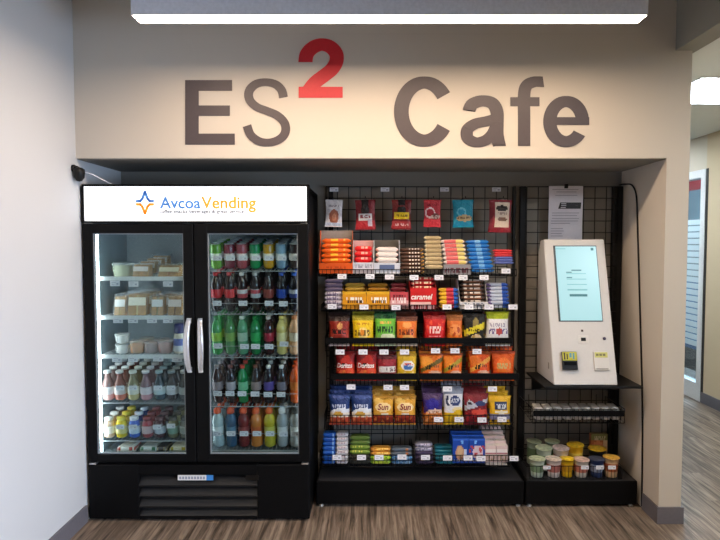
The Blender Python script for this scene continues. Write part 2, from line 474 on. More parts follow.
l.ribbon(crom([(404,254),(398,230),(378,211),(346,204),(313,211),(292,234),(294,262),(317,285),(350,298),(384,313),(408,338),(410,368),(392,390),(360,401),(325,397),(297,376),(285,346)]), lambda t, d: 25 + 4 * abs(d.y)); l.done(SG, LETC)
l = Letter(*A)
l.ribbon(crom([(476,138),(481,112),(500,91),(528,81),(556,88),(576,110),(577,137),(562,162),(535,184),(507,206),(484,236)]), lambda t, d: 40 + 6 * abs(d.y), d0=(0, -1), d1=(-.55, 1)); l.rect(454, 598, 219, 255); l.poly([(454, 255), (454, 243), (466, 219), (510, 219), (510, 255)])
l.done(SG, RED, label='red raised numeral two')
l = Letter(*B)
l.ribbon([(163 + 69 * math.cos(math.radians(a)), 275 - 87 * math.sin(math.radians(a))) for a in range(33, 329, 6)], lambda t, d: 36 + 8 * abs(d.y), d0=(-.5, -.9), d1=(.5, -.9)); l.done(SG, LETC)
l = Letter(*B)
l.ribbon(crom([(297,270),(308,252),(337,243),(366,250),(380,274),(381,310),(381,345),(388,378)]), lambda t, d: 33 + 6 * abs(d.y), d0=(0, -1), d1=(0, 1))
l.ribbon(crom([(381,296),(350,304),(315,312),(292,330),(294,355),(318,367),(346,361),(366,344),(378,320)]), lambda t, d: 29 + 8 * abs(d.y)); l.done(SG, LETC)
l = Letter(*B)
l.ribbon(crom([(462,378),(462,300),(462,225),(470,197),(492,186),(519,186)]), lambda t, d: 31 + 6 * abs(d.y), d0=(0, -1), d1=(1, -.2)); l.rect(421, 508, 232, 259); l.done(SG, LETC)
l = Letter(*B)
l.ribbon([(588 + 49 * math.cos(math.radians(a)), 305 - 60 * math.sin(math.radians(a))) for a in list(range(0, 322, 6)) + [324]], lambda t, d: 33 + 6 * abs(d.y), d1=(.45, -.9)); l.rect(555, 657, 292, 315); l.done(SG, LETC)

# ------------------------------------------------------------------ security camera on the left wall
pc = W(73, 172, 3.32)
sc_ = empty('security_camera', (XL, 3.32, pc.z), 'small black security camera with a white cable high on the left wall', 'security camera')
MB().lathe([(0, 0), (.022, 0), (.022, .012), (0, .012)], 12).build('wall_plate', BLACKM, sc_, (.0005, 0, .02), (0, PI / 2, 0))
MB().lathe([(0, -.055), (.016, -.05), (.028, -.03), (.032, 0), (.03, .015), (.018, .024), (0, .024)], 14).build('camera_body', BLACKM, sc_, (.036, .0, .0))
MB().tube([(.010, 0, .02), (.024, 0, .028), (.036, 0, .02)], .008, 8).build('bracket', BLACKM, sc_)
e_ = W(112, 184.5, 3.42); s0 = Vector((XL, 3.32, pc.z))
MB().tube([Vector((.06, .01, .0)), (e_ - s0) * .35 + Vector((.035, 0, .012)), (e_ - s0) * .7 + Vector((.01, 0, .008)), e_ - s0], .0032, 6).build('cable', mat('#e9eef0', .5), sc_)
# black cable down the inner side of the pier
MB().tube(crom([Vector((1.655, 3.885, 2.046)), Vector((1.678, 3.845, 2.047)), Vector((1.690, 3.77, 2.03)), Vector((1.693, 3.715, 1.95)), Vector((1.693, 3.69, 1.75)), Vector((1.693, 3.63, 1.2)), Vector((1.693, 3.57, .6)), Vector((1.693, 3.553, .012))], 6), .0052, 6).build('power_cable', BLACKM, None,
    label='black cable hanging down the inner face of the pier beside the kiosk', cat='cable')
# ================================================================== THE COOLER
FX0, FX1, FY, FZ = -1.686, -.364, 3.384, 2.0
CL = empty('beverage_cooler', (-1.025, FY, 0), 'black two-door glass beverage cooler with a lit white header sign', 'cooler', None)
def C(mb, name, m, parent=None, **kw):
    """a part of the cooler given in place coordinates"""
    p = parent or CL
    o = mb.build(name, m, p, **kw)
    o.location = -(CL.location if p is CL else CL.location + p.location)
    return o
b = MB()
b.rbox(FX0, FX0 + .028, FY + .042, 3.95, .345, 1.97, .003).rbox(FX1 - .028, FX1, FY + .042, 3.95, .345, 1.97, .003)
b.box(FX0 + .028, FX1 - .028, 3.925, 3.95, .345, 1.97)
b.rbox(FX0, FX1, FY + .06, 3.95, 1.94, FZ - .012, .004)
b.box(FX0 + .028, FX1 - .028, FY + .05, 3.925, .345, .365)
C(b, 'cabinet', BLACK)
b = MB()          # header box with a rim round the sign
hz0, hz1 = 1.776, FZ
b.rbox(FX0, FX1, FY, FY + .07, hz1 - .012, hz1, .003).rbox(FX0, FX1, FY, FY + .07, hz0, hz0 + .011, .003)
b.rbox(FX0, FX0 + .012, FY, FY + .07, hz0, hz1, .003).rbox(FX1 - .012, FX1, FY, FY + .07, hz0, hz1, .003)
C(b, 'header', BLACK)
sx0, sx1, sz0, sz1 = FX0 + .012, FX1 - .012, hz0 + .011, hz1 - .012
sg = C(MB().box(sx0, sx1, FY + .006, FY + .055, sz0, sz1), 'header_sign', mat('#fbfcff', .4, emit=1.0, vary=0), label='lit white sign panel')
ys = FY + .004
def sgt(word, px0, px1, py, hexc, h=None, emit=.35):
    mb = MB(); a = W(px0, py, FY); bb_ = W(px1, py, FY)
    put_text(mb, word, a.x, bb_.x, a.z, lambda x, z: ys, 0, h)
    return C(mb, 'lettering', mat(hexc, .5, emit=emit, vary=0), sg)
sgt('Avcoa', 159.5, 200.5, 208.2, '#4c82c4')
sgt('Vending', 201, 256, 208.2, '#f2a22c')
sgt('coffee snacks beverages & great service', 159, 244, 213, '#55555c', None, .0)
def logo(pts, hexc):
    mb = MB(); q = []
    for x, y in pts:
        p = W(80 + x / 6, 180 + y / 6, FY); q.append((p.x, p.z))
    n = len(q); hw = .0075
    for i in range(n - 1):
        (xa, za), (xb, zb) = q[i], q[i+1]
        d = Vector((xb - xa, zb - za)).normalized(); a = Vector((-d.y, d.x)) * hw; e = d * hw * .6
        mb.face([mb.bm.verts.new((x, ys, z)) for x, z in ((xa - e.x + a.x, za - e.y + a.y), (xb + e.x + a.x, zb + e.y + a.y), (xb + e.x - a.x, zb + e.y - a.y), (xa - e.x - a.x, za - e.y - a.y))])
    return C(mb, 'logo', mat(hexc, .5, emit=.35, vary=0), sg)
logo([(338,126),(360,126),(372,112),(388,70),(404,112),(416,126),(438,126)], '#4c82c4')
logo([(338,146),(360,146),(372,160),(388,200),(404,160),(416,146),(438,146)], '#f2a22c')
LN = mat('#828f96', .5)
b = MB()
b.box(FX0 + .028, FX1 - .028, 3.915, 3.9245, .366, 1.7755)
b.box(FX0 + .0285, FX0 + .034, FY + .06, 3.914, .366, 1.7755).box(FX1 - .034, FX1 - .0285, FY + .06, 3.914, .366, 1.7755)
b.box(FX0 + .035, FX1 - .035, FY + .06, 3.914, .366, .371).box(FX0 + .035, FX1 - .035, FY + .07, 3.914, 1.767, 1.7755)
C(b, 'liner', LN)
LED = mat('#f4faff', .5, emit=15., vary=0)
LEDW = mat('#eef6ff', .5, emit=8., vary=0)
C(MB().rbox(FX0 + .0345, FX0 + .066, FY + .044, FY + .060, .40, 1.715, .004), 'led_strip', LED)
C(MB().rbox(FX1 - .050, FX1 - .0345, FY + .060, FY + .072, .43, 1.70, .004), 'led_strip', LEDW)
C(MB().rbox(-1.048, -1.018, FY + .062, FY + .085, .43, 1.70, .004), 'led_strip', LEDW)
C(MB().box(-1.06, -1.006, FY + .044, FY + .061, .37, 1.77), 'mullion', BLACK)
# doors
GL = glass_mat('door_glass', '#e6eeee', .03)
def door(x0, x1, gx0, gx1, hx):
    z0, z1, gz0, gz1 = .357, 1.772, .405, 1.715
    b = MB()
    b.rbox(x0, gx0, FY, FY + .04, z0, z1, .005).rbox(gx1, x1, FY, FY + .04, z0, z1, .005)
    b.rbox(gx0 - .004, gx1 + .004, FY, FY + .04, z0, gz0, .005).rbox(gx0 - .004, gx1 + .004, FY, FY + .04, gz1, z1, .005)
    d = C(b, 'door', BLACK)
    C(MB().box(gx0 - .002, gx1 + .002, FY + .016, FY + .021, gz0 - .002, gz1 + .002), 'glass_pane', GL, d)
    g = MB(); t = .006
    for q in ((gx0, gx0 + t, gz0, gz1), (gx1 - t, gx1, gz0, gz1), (gx0 + t, gx1 - t, gz0, gz0 + t), (gx0 + t, gx1 - t, gz1 - t, gz1)): g.box(q[0], q[1], FY + .010, FY + .030, q[2], q[3])
    C(g, 'gasket', mat('#8b9297', .4), d)
    za, zb = ZZ(372, FY), ZZ(318, FY); hb = MB(); n = 14; rings = []
    for i in range(n + 1):
        t = i / n; z = za + (zb - za) * t; y = FY - .012 - .034 * math.sin(PI * t) ** .6
        w = .013 + .004 * math.sin(PI * t); bow = .010 * math.sin(PI * t) * (1 if hx < -1.04 else -1)
        rings.append([hb.bm.verts.new((hx - bow + sx * w, y + sy * .007, z)) for sx, sy in ((-1, -.4), (-.5, -1), (.5, -1), (1, -.4), (1, 1), (-1, 1))])
    for i in range(n):
        for k in range(6): hb.face([rings[i][k], rings[i][(k+1) % 6], rings[i+1][(k+1) % 6], rings[i+1][k]], 0, True)
    hb.face(rings[0]); hb.face(rings[-1][::-1])
    hb.box(hx - .009, hx + .009, FY - .014, FY + .0005, za + .002, za + .03); hb.box(hx - .009, hx + .009, FY - .014, FY + .0005, zb - .03, zb - .002)
    C(hb, 'handle', mat('#d4d3d3', .3, .55), d, label='curved silver handle')
    return d
door(FX0 + .002, -1.0395, -1.629, -1.101, XX(188.5, FY - .03, 345))
door(-1.0345, FX1 - .002, -.958, -.430, XX(199.5, FY - .03, 345))
# base with louvred grille
b = MB(); z1 = .343
lx0, lx1 = XX(139, FY, 490), XX(257, FY, 490)
lz = [ZZ(y, FY) for y in (475, 486, 488, 497, 499, 507.5, 509.5, 516)]
b.rbox(FX0 + .001, lx0, FY, 3.93, .012, z1, .006).rbox(lx1, FX1 - .004, FY, 3.93, .012, z1, .006)
b.box(lx0, lx1, FY + .001, FY + .05, lz[0] + .002, z1 - .002).box(lx0, lx1, FY + .001, FY + .05, .012, lz[7] - .002)
b.box(lx0, lx1, FY + .05, 3.93, .012, z1 - .002)
C(b, 'base_panel', BLACK)
b = MB()
for i in range(4):
    zt = ZZ(478 + i * 10.6, FY); zb = zt - .046
    b.prism([(FY + .002, zb), (FY + .040, zt), (FY + .044, zt), (FY + .010, zb)], lx0, lx1)
    b.box(lx0, lx1, FY + .0015, FY + .012, zb - .006, zb + .003)
C(b, 'louvre_grille', mat('#161617', .4))
k = C(MB().box(XX(175, FY), XX(204, FY), FY - .0015, FY - .0003, ZZ(480.2, FY), ZZ(475, FY)), 'sticker', mat('#e8e6e2', .5, vary=0), label='white and blue sticker on the grille')
C(MB().box(XX(204, FY), XX(211, FY), FY - .0015, FY - .0003, ZZ(480.2, FY), ZZ(475, FY)), 'sticker_end', mat('#3a86cf', .5, vary=0), k)
b = MB()
for i in range(9): b.box(XX(176.5 + i * 3, FY), XX(178.6 + i * 3, FY), FY - .0022, FY - .0016, ZZ(479, FY), ZZ(476.5, FY))
C(b, 'sticker_print', mat('#9aa0b0', .5, vary=0), k)
C(MB().box(XX(244, FY), XX(257, FY), FY - .001, FY, ZZ(480, FY), ZZ(475, FY)), 'rating_plate', mat('#050505', .3))
for x in (FX0 + .012, FX1 - .05): C(MB().rbox(x, x + .04, FY - .006, FY + .03, .3445, .3545, .002), 'hinge', STEEL)
for x in (FX0 + .012, FX1 - .05): C(MB().rbox(x, x + .04, FY + .002, FY + .03, 1.7725, 1.7755, .001), 'hinge', STEEL)
for x, y in ((FX0 + .08, 3.43), (FX1 - .08, 3.43), (FX0 + .08, 3.88), (FX1 - .08, 3.88)): C(MB().lathe([(0, 0), (.02, 0), (.02, .006), (.008, .006), (.008, .014), (0, .014)], 10, c=(x, y, 0)), 'foot', BLACKM)

# shelves: white wire
SW = mat('#e6eaea', .35); SWD = mat('#a9b0b2', .35)
LB = (FX0 + .045, -1.052); RB = (-1.010, FX1 - .045)
def wire_shelf(bay, z, lip, m, sl=0.):
    x0, x1 = bay; y0, y1 = 3.452, 3.895; b = MB()
    n = int((x1 - x0) / .024)
    for i in range(n + 1):
        x = x0 + .004 + (x1 - x0 - .008) * i / n
        b.tube([(x, y0, z - .003 + sl * (y0 - 3.503)), (x, y1, z - .003 + sl * (y1 - 3.503))], .0016, 4)
    for y in (y0, (y0 + y1) / 2, y1): b.tube([(x0, y, z - .0065 + sl * (y - 3.503)), (x1, y, z - .0065 + sl * (y - 3.503))], .003, 5)
    if lip: b.box(x0, x1, y0 - .006, y0 - .003, z - .016, z + .008)
    return C(b, 'wire_shelf', m)
LZ = [ZZ(y, 3.49) for y in (277.5, 316, 354.5, 399.5, 437)] + [.372]
RZ = [ZZ(y, 3.49) for y in (268.5, 311, 354, 402.5)] + [ZZ(446, 3.49)]
for z in LZ[:3]: wire_shelf(LB, z, True, SW)
for z in LZ[3:5]: wire_shelf(LB, z, False, SWD, .10)
for z in RZ: wire_shelf(RB, z, False, SWD, .15)

# ------------------------------------------------------------------ price tags
TAGD = MB().box(-.5, .5, -.5, .5, -.5, .5).data('price_tag', TAGW)
_tb = {}
def tagdata(w, h):
    k = (round(w, 3), round(h, 3))
    if k not in _tb:
        b = MB(); b.box(-w/2, w/2, -.0008, .0008, -h/2, h/2, 0)
        b.box(-w*.36, w*.1, -.0012, -.0009, h*.14, h*.26, 1); b.box(-w*.36, -w*.05, -.0012, -.0009, -h*.2, -h*.1, 1); b.box(w*.14, w*.36, -.0012, -.0009, -h*.24, h*.1, 1)
        _tb[k] = b.data('price_tag', [TAGW, mat('#b4b5c2', .6, vary=0)])
    return _tb[k]
def price_tag(px, py, Y, label, group, w=.056, h=.031, tilt=-.12):
    inst('price_tag', tagdata(w, h), W(px, py, Y), (tilt, 0, 0), label=label, cat='price tag', group=group)

# ------------------------------------------------------------------ bottles, cans, cups in the cooler
def vessel(kind, liquid, lab, cap, lab2=None, h=None):
    """meshes (body, label, cap) of a bottle or can"""
    Lm = mat(liquid, .12, vary=.04, coat=.5); Pm = [mat(lab, .35), mat(lab2 or lab, .35)]; Cm = mat(cap, .35)
    n = 14
    if kind == 'soda':
        body = [(0,.003),(.024,0),(.0325,.012),(.033,.06),(.0305,.085),(.0305,.140),(.033,.150),(.0325,.163),(.025,.190),(.0145,.212),(.013,.219)]
        la = [(.0309,.086),(.0318,.090),(.0318,.112),(.0318,.136),(.0309,.139)]; cp = [(0,.2185),(.0145,.2185),(.0150,.223),(.0145,.237),(0,.238)]
    elif kind == 'sport':
        body = [(0,.003),(.026,0),(.0355,.010),(.0355,.050),(.0325,.075),(.0325,.135),(.036,.150),(.036,.170),(.028,.195),(.019,.206),(.0185,.214)]
        la = [(.0329,.076),(.0336,.080),(.0336,.105),(.0336,.130),(.0329,.134)]; cp = [(0,.2142),(.022,.2142),(.0225,.22),(.0215,.238),(.013,.243),(.012,.254),(0,.255)]
    elif kind == 'milk':
        body = [(0,.003),(.026,0),(.035,.01),(.036,.045),(.036,.085),(.032,.106),(.021,.130),(.0170,.152),(.0205,.166)]
        la = [(.0362,.038),(.0372,.041),(.0372,.06),(.0372,.082),(.0362,.085)]; cp = [(0,.1662),(.0225,.1662),(.0225,.178),(.021,.181),(0,.182)]
    elif kind == 'short':
        body = [(0,.003),(.026,0),(.034,.008),(.0345,.05),(.0345,.078),(.030,.096),(.024,.104),(.024,.108)]
        la = [(.0347,.028),(.0355,.031),(.0355,.05),(.0355,.072),(.0347,.075)]; cp = [(0,.1082),(.0255,.1082),(.0260,.112),(.0255,.126),(0,.127)]
    elif kind == 'can':
        body = [(0,.004),(.022,0),(.0315,.010),(.033,.018),(.033,.135),(.0315,.143),(.0285,.150)]
        la = [(.0332,.055),(.0336,.056),(.0336,.075),(.0336,.094),(.0332,.095)]; cp = [(0,.147),(.027,.147),(.0275,.1515),(.0288,.1525),(.0290,.1502)]
    elif kind == 'jug':
        body = [(0,.003),(.03,0),(.037,.01),(.037,.06),(.037,.095),(.033,.118),(.030,.124)]
        la = [(.0372,.015),(.038,.018),(.038,.05),(.038,.092),(.0372,.095)]; cp = [(0,.1242),(.032,.1242),(.0335,.13),(.033,.172),(.028,.182),(0,.184)]
    Bm, bi = [Lm], None
    if kind == 'milk':      # empty glass above the filling
        c = liquid.lstrip('#'); Bm.append(mat('#' + ''.join('%02x' % int(int(c[i:i + 2], 16) * .55 + 12) for i in (0, 2, 4)), .1, vary=.04, coat=.5)); bi = [0, 0, 0, 0, 1, 1, 1, 1]
    B_ = MB().lathe(body, n, bi).data('bottle_body', Bm)
    L_ = MB().lathe(la, n, [0, 0, 1, 0]).data('label', Pm)
    C_ = MB().lathe(cp, n).data('cap', Cm)
    return B_, L_, C_
def bottle(kind, meshes, loc, label, group):
    nm = {'can': 'drink_can'}.get(kind, 'drink_bottle'); cat = {'can': 'can'}.get(kind, 'bottle')
    o = inst(nm, meshes[0], loc, (0, 0, random.uniform(0, 6)), label=label, cat=cat, group=group)
    inst('label', meshes[1], parent=o); inst('lid' if kind == 'can' else 'cap', meshes[2], parent=o)
    return o
def fill(kind, specs, xs, z, rows, where, group, y0=3.503, dy=.079, sl=.15):
    for i, (sp, px) in enumerate(zip(specs, xs)):
        look, kw = sp[0], sp[1:]
        k = kw[5] if len(kw) > 5 else kind
        ms = vessel(k, *kw[:4]); x = XX(px, y0)
        first = None
        nr = kw[4] if len(kw) > 4 and kw[4] else rows
        for r in range(nr):
            pos = 'front of' if r == 0 else ordn(r) + ' in'
            lab = f'{look} {"front of" if r == 0 else ordn(r) + " in"} the {ordn(i)} column, {where}'
            loc = (x + random.uniform(-.0015, .0015), y0 + r * dy, z + .0005 + sl * r * dy)
            if first is None: first = bottle(k, ms, loc, lab, group); first.rotation_euler = (math.atan(sl), 0, 0)
            else: dup(first, loc, lab, group)
RX = [217.5, 230.5, 243, 256, 269, 282, 294.8]
fill('can', [('lime green can','#7cc242','#e9f2e0','#c9ccce'),('maroon can','#8c2a3c','#e8d9d8','#c9ccce'),('rose red can','#c8505c','#f0dede','#c9ccce'),('green can','#139a55','#dff0e4','#c9ccce'),
             ('golden yellow can','#e2a41c','#f3ead2','#c9ccce'),('pale blue can','#8fb2c8','#dfe8ea','#c9ccce'),('dark brown can','#3b2a28','#e4dedb','#e0dcd8')],
     RX, RZ[0], 4, 'top shelf, right cooler door', 'cans on the top shelf of the right cooler door', dy=.074)
fill('soda', [('red labelled cola bottle','#22100d','#c8232c','#c0262c'),('plain red labelled cola bottle','#22100d','#d02a30','#c0262c'),('red and silver labelled cola bottle','#24110f','#b9434a','#d8d8da','#cfd0d2'),('silver labelled cola bottle','#241312','#b9c2c8','#c8c9cb','#b4404a'),
             ('dull red labelled dark bottle','#2a1514','#8a4038','#241f20'),('royal blue labelled cola bottle','#1b1418','#2348a8','#2a55b8'),('blue and white labelled cola bottle','#1d1a26','#3a4a90','#2f62c8','#cfd8ea')],
     RX, RZ[1], 4, 'second shelf, right cooler door', 'soda bottles on the second shelf of the right cooler door')
fill('soda', [('green soda bottle','#3f9c52','#8fbf3e','#2f8a48'),('olive green soda bottle','#4d8a4f','#7fa84a','#3f8a4a'),('pale green soda bottle','#5aa076','#a9c8b0','#cfe0d4'),('bright green soda bottle','#1f8a48','#2fae5c','#1d8a44'),
             ('crimson labelled dark bottle','#3a1a1c','#a5263c','#c9c2c0'),('pale yellow juice bottle','#e2d27e','#efe4a6','#dccb6a'),('cream labelled juice bottle','#e8b48a','#f3e6d0','#e8905a')],
     RX, RZ[2], 4, 'middle shelf, right cooler door', 'soda bottles on the middle shelf of the right cooler door')
fill('soda', [('grey capped dark tea bottle','#3a2626','#9a8c90','#8a7f80'),('pale labelled dark bottle','#2f2226','#b3aab4','#7a4a48'),('red capped green bottle','#1f8a4c','#7fd0a0','#cc4030'),('brown labelled dark bottle','#2f2220','#a08a88','#6a4030'),
             ('purple labelled dark bottle','#2a2026','#5a4a98','#e8e8e8'),('white capped dark bottle','#2a2426','#8a8290','#eeeeee'),('bright orange soda bottle','#f0641e','#f58a3a','#f0561c')],
     RX, RZ[3], 4, 'fourth shelf, right cooler door', 'soda bottles on the fourth shelf of the right cooler door')
fill('sport', [('clear sports drink bottle','#b9cdd0','#dfe8e6','#e8623a'),('blue sports drink bottle','#2f5a7a','#5f87a0','#e05a34'),('dark red sports drink bottle','#7a2a2c','#a04a48','#e8603a'),('orange sports drink bottle','#d8823a','#c8602e','#ef6a3a'),
             ('yellow sports drink bottle','#c9b832','#d8d060','#ee6a2a'),('white capped water bottle','#a9b0b4','#dfe3e4','#f2f2f2'),('clear water bottle with dark cap','#b8bcbc','#e6e8e6','#4a4a48')],
     RX, RZ[4], 4, 'bottom shelf, right cooler door', 'sports drinks on the bottom shelf of the right cooler door', dy=.081)
LXp = [107, 119.5, 132.5, 145.5, 158.5, 171.5, 183.8]
fill('milk', [('pink milk bottle','#e8b0a8','#f6ecea','#e9e6e4'),('salmon juice bottle','#dc7a62','#f2e2dc','#eceae6'),('pale yellow milk bottle','#d9c88a','#f0ecd8','#e8e6da'),('rose milk bottle','#d49aa4','#f0e2e6','#e6e2e4'),
             ('teal dark bottle','#2c4a58','#c8d8dc','#9fb6bc'),('black coffee bottle','#22262b','#cfd2d4','#8d9498'),('grey coffee bottle','#6d7072','#d6d8d6','#c6c9c8')],
     LXp, LZ[3], 4, 'fourth shelf, left cooler door', 'milk and juice bottles on the fourth shelf of the left cooler door', sl=.10)
fill('short', [('beige shake bottle','#e3c3a4','#f4ebe0','#f0ece6'),('yellow shake bottle','#ecd02e','#f4e698','#f2dc50'),('blue shake bottle','#2f5fc0','#cfe0f0','#dfe6f2'),('red shake bottle','#a83a44','#d9b9ba','#8a4046'),
             ('dark maroon shake bottle','#4a2228','#b9c0c8','#5a3438'),('sage green coffee bottle','#8a8a6a','#8fb09c','#4a4a40'),('grey green coffee bottle','#9a9a90','#c6ccc6','#5a5a54')],
     LXp, LZ[4], 3, 'fifth shelf, left cooler door', 'short bottles on the fifth shelf of the left cooler door', sl=.10)

# packed sandwiches, salads and cups behind the left door
BR = mat('#c0935c', .8, vary=.25, scale=40); CRU = mat('#9a6a36', .8); LETT = mat('#8aa84e', .7); HAM = mat('#d49084', .6); EGGW = mat('#efe6c8', .6)
def sandwich(w, h, d, filling, label_hex, cut=False):
    """wedge of sandwich in a clear pack with a paper label: meshes (pack, bread, filling, label)"""
    b = MB()
    f1, f2 = mat(filling, .7), BR
    bread = MB()
    for k in (0, 1): 
        x0 = -w * .42 + k * w * .46; bread.prism([(.006, .004), (d - .006, .004), (d - .006, h * .86), (d * .35, h * .86)], x0, x0 + w * .36)
    fil = MB().prism([(.010, .006), (d - .01, .006), (d - .01, h * .82), (d * .38, h * .82)], -w * .05, w * .03)
    film = MB().prism([(0, 0), (d, 0), (d, h), (d * .3, h)], -w / 2, w / 2)
    lab = MB(); z0, z1 = h * .42, h * .74; ya = d * .3 * z0 / h - .0012; yb = d * .3 * z1 / h - .0012
    lab.prism([(ya, z0), (yb, z1), (yb - .0006, z1), (ya - .0006, z0)], -w * .40, w * .40)
    return film.data('clear_pack', CLEAR), bread.data('bread', BR), fil.data('filling', f1), lab.data('label', mat(label_hex, .5))
def put_sand(ms, loc, label, group, rz=0.):
    o = inst('wrapped_sandwich', ms[0], loc, (0, 0, random.uniform(-.07, .07)), label=label, cat='sandwich', group=group)
    for n_, m in zip(('bread', 'filling', 'label'), ms[1:]): inst(n_, m, parent=o)
    return o
def tub(r, h, fill_hex, topc):
    cup = MB().lathe([(0, 0), (r * .8, 0), (r * .97, h * .9), (r, h * .92), (r * .99, h)], 18).data('clear_tub', film_mat('tub_film', '#f4f6f4', .3))
    cont = MB().lathe([(0, .003), (r * .76, .003), (r * .9, h * .78), (r * .55, h * .86), (0, h * .9)], 16).data('food', mat(fill_hex, .55, vary=.3, scale=90))
    lid = MB().lathe([(r * 1.02, h), (r * 1.02, h * 1.04), (r * .8, h * 1.14), (0, h * 1.15)], 18).data('lid', film_mat('tub_lid', topc, .35))
    return cup, cont, lid
def put_tub(ms, loc, label, group):
    o = inst('food_tub', ms[0], loc, label=label, cat='food tub', group=group)
    inst('food', ms[1], parent=o); inst('lid', ms[2], parent=o)
    return o
Yl = 3.50; G1 = 'packed food on the upper shelves of the left cooler door'
def lx(px): return XX(px, Yl)
# top shelf
sal = tub(.068, .078, '#b9c08a', '#e8ece6')
put_tub(sal, (lx(119), 3.57, LZ[0] + .0005), 'clear salad tub at the left end of the top cooler shelf', G1)
sal2 = tub(.062, .07, '#a8906a', '#e8ece6'); put_tub(sal2, (lx(121), 3.73, LZ[0] + .0005), 'clear tub with brown salad behind the salad tub on the top cooler shelf', G1)
sa = sandwich(.112, .088, .085, '#c88a4a', '#eadfda')
for r in range(4): put_sand(sa, (lx(141) + r * .006, 3.49 + r * .092, LZ[0] + .0005 + r * .016), f'ham sandwich pack with pale label, {ordn(r)} in the row on the top cooler shelf', G1)
sb = sandwich(.150, .082, .10, '#a86a3a', '#e9e2c4')
for r in range(2): put_sand(sb, (lx(169), 3.49 + r * .12, LZ[0] + .0005), f'wide wrap sandwich pack, {"front" if r == 0 else "behind the front one"}, right end of the top cooler shelf', G1)
# second shelf
for j, (px, w, fl, lb, look) in enumerate(((119.5, .078, '#b9b06a', '#f0ece8', 'narrow sandwich pack with white label'), (137, .128, '#e8d89a', '#f4efdc', 'big cream labelled sandwich pack'), (157, .082, '#7a8a5a', '#e6e6e6', 'sandwich pack with dark green filling'), (174.5, .098, '#8a5a36', '#e8ddd6', 'brown bread sandwich pack'))):
    sd = sandwich(w, .132 if j != 1 else .15, .08, fl, lb)
    for r in range(3): put_sand(sd, (lx(px) + r * .004, 3.49 + r * .095, LZ[1] + .0005), f'{look}, {"front" if r == 0 else ordn(r) + " from the glass"}, second shelf, left cooler door', G1)
# third shelf
tb = [tub(.046, .052, '#efe9e0', '#f4f4f0'), tub(.048, .07, '#e09a4a', '#f0e8dc'), tub(.05, .062, '#c9a8a4', '#ece4e4'), tub(.05, .072, '#d09a92', '#f0e4e0')]
put_tub(tb[0], (lx(118.5), 3.545, LZ[2] + .0005), 'white yogurt tub at the left end of the third cooler shelf', G1)
put_tub(tb[0], (lx(118.5), 3.546, LZ[2] + .0625), 'white yogurt tub stacked on the other one on the third cooler shelf', G1)
put_tub(tb[1], (lx(133), 3.55, LZ[2] + .0005), 'orange fruit tub on the third cooler shelf', G1)
put_tub(tb[1], (lx(136), 3.66, LZ[2] + .0005), 'orange fruit tub standing behind the other orange tub on the third cooler shelf', G1)
put_tub(tb[2], (lx(147), 3.56, LZ[2] + .0005), 'grey pink dessert tub on the third cooler shelf', G1)
put_tub(tb[3], (lx(162), 3.55, LZ[2] + .0005), 'salmon pink tub beside the blue capped bottle on the third cooler shelf', G1)
bottle('jug', vessel('jug', '#d8d2c2', '#c9ccd2', '#27306e', '#5a6ab0'), (lx(177), 3.54, LZ[2] + .0005), 'creamer bottle with big navy blue cap on the third cooler shelf', G1)
put_tub(tb[2], (lx(150), 3.68, LZ[2] + .0005), 'grey pink dessert tub behind the front dessert tub on the third cooler shelf', G1)
# floor of the left bay: flat packs
FP = [('white and red flat snack pack', '#e4e2da', '#c0584a', 124), ('white and green flat snack pack', '#dfe2dc', '#5a8a6a', 147), ('dark flat snack pack', '#5a5450', '#a89a7a', 160), ('white and yellow flat snack pack', '#e6e2cc', '#b0a030', 177)]
for look, c1, c2, px in FP:
    d_ = bar_data('snack_pack', .115 if px != 160 else .07, .045, .12, Paint(c1, ('spots', .3, .9, 7, .2, c2)))
    inst('snack_pack', d_, (lx(px), 3.535, .3725), label=look + ' lying at the bottom of the left cooler door', cat='snack pack', group=G1)
# tags of the cooler
def tagrow(pts, Y, where, group, w=.05, h=.028):
    for i, (px, py) in enumerate(pts):
        price_tag(px, py, Y, f'white price tag, {ordn(i)} along the {where}', group, w, h, 0)
GT = 'price tags in the cooler'
tagrow([(115, 283.5), (133.5, 284), (168, 284)], 3.443, 'top shelf edge, left cooler door', GT, .058, .032)
tagrow([(118, 320.5), (133, 320.5), (152, 320.5), (168, 320.5)], 3.443, 'second shelf edge, left cooler door', GT, .058, .03)
tagrow([(117, 359.5), (133, 359.5), (158, 358.8), (177, 359.5)], 3.443, 'third shelf edge, left cooler door', GT, .058, .03)
tagrow([(120, 388), (133, 388), (158, 388), (171, 388)], 3.447, 'fourth shelf rail, left cooler door', GT)
tagrow([(120, 427), (133, 427), (157, 427), (171, 426)], 3.447, 'fifth shelf rail, left cooler door', GT)
tagrow([(x, 258) for x in RX], 3.447, 'top shelf rail, right cooler door', GT, .052, .03)
tagrow([(217, 303.3), (243, 303.3), (269, 303.3), (283.5, 303.8)], 3.447, 'second shelf rail, right cooler door', GT, .052, .03)
tagrow([(218, 346), (244.5, 346.5), (255.5, 346.5), (269, 346.5), (284, 344)], 3.447, 'middle shelf rail, right cooler door', GT, .052, .03)
tagrow([(217.5, 393.5), (230, 393.5), (242, 393.7), (255, 394), (268, 394.5), (281, 394.5)], 3.447, 'fourth shelf rail, right cooler door', GT, .052, .03)
tagrow([(217, 433.6), (231, 433.6), (244, 433.6), (257, 433.6), (270, 433.6), (283.5, 434), (295, 434)], 3.447, 'bottom shelf rail, right cooler door', GT, .052, .03)
b = MB()
def rail(bay, py, zs):
    z = ZZ(py, 3.447)
    b.tube([(bay[0], 3.4505, z), (bay[1], 3.4505, z)], .0016, 5)
    for x in bay: b.tube([(x, 3.4505, z), (x, 3.4525, zs - .004)], .002, 5)
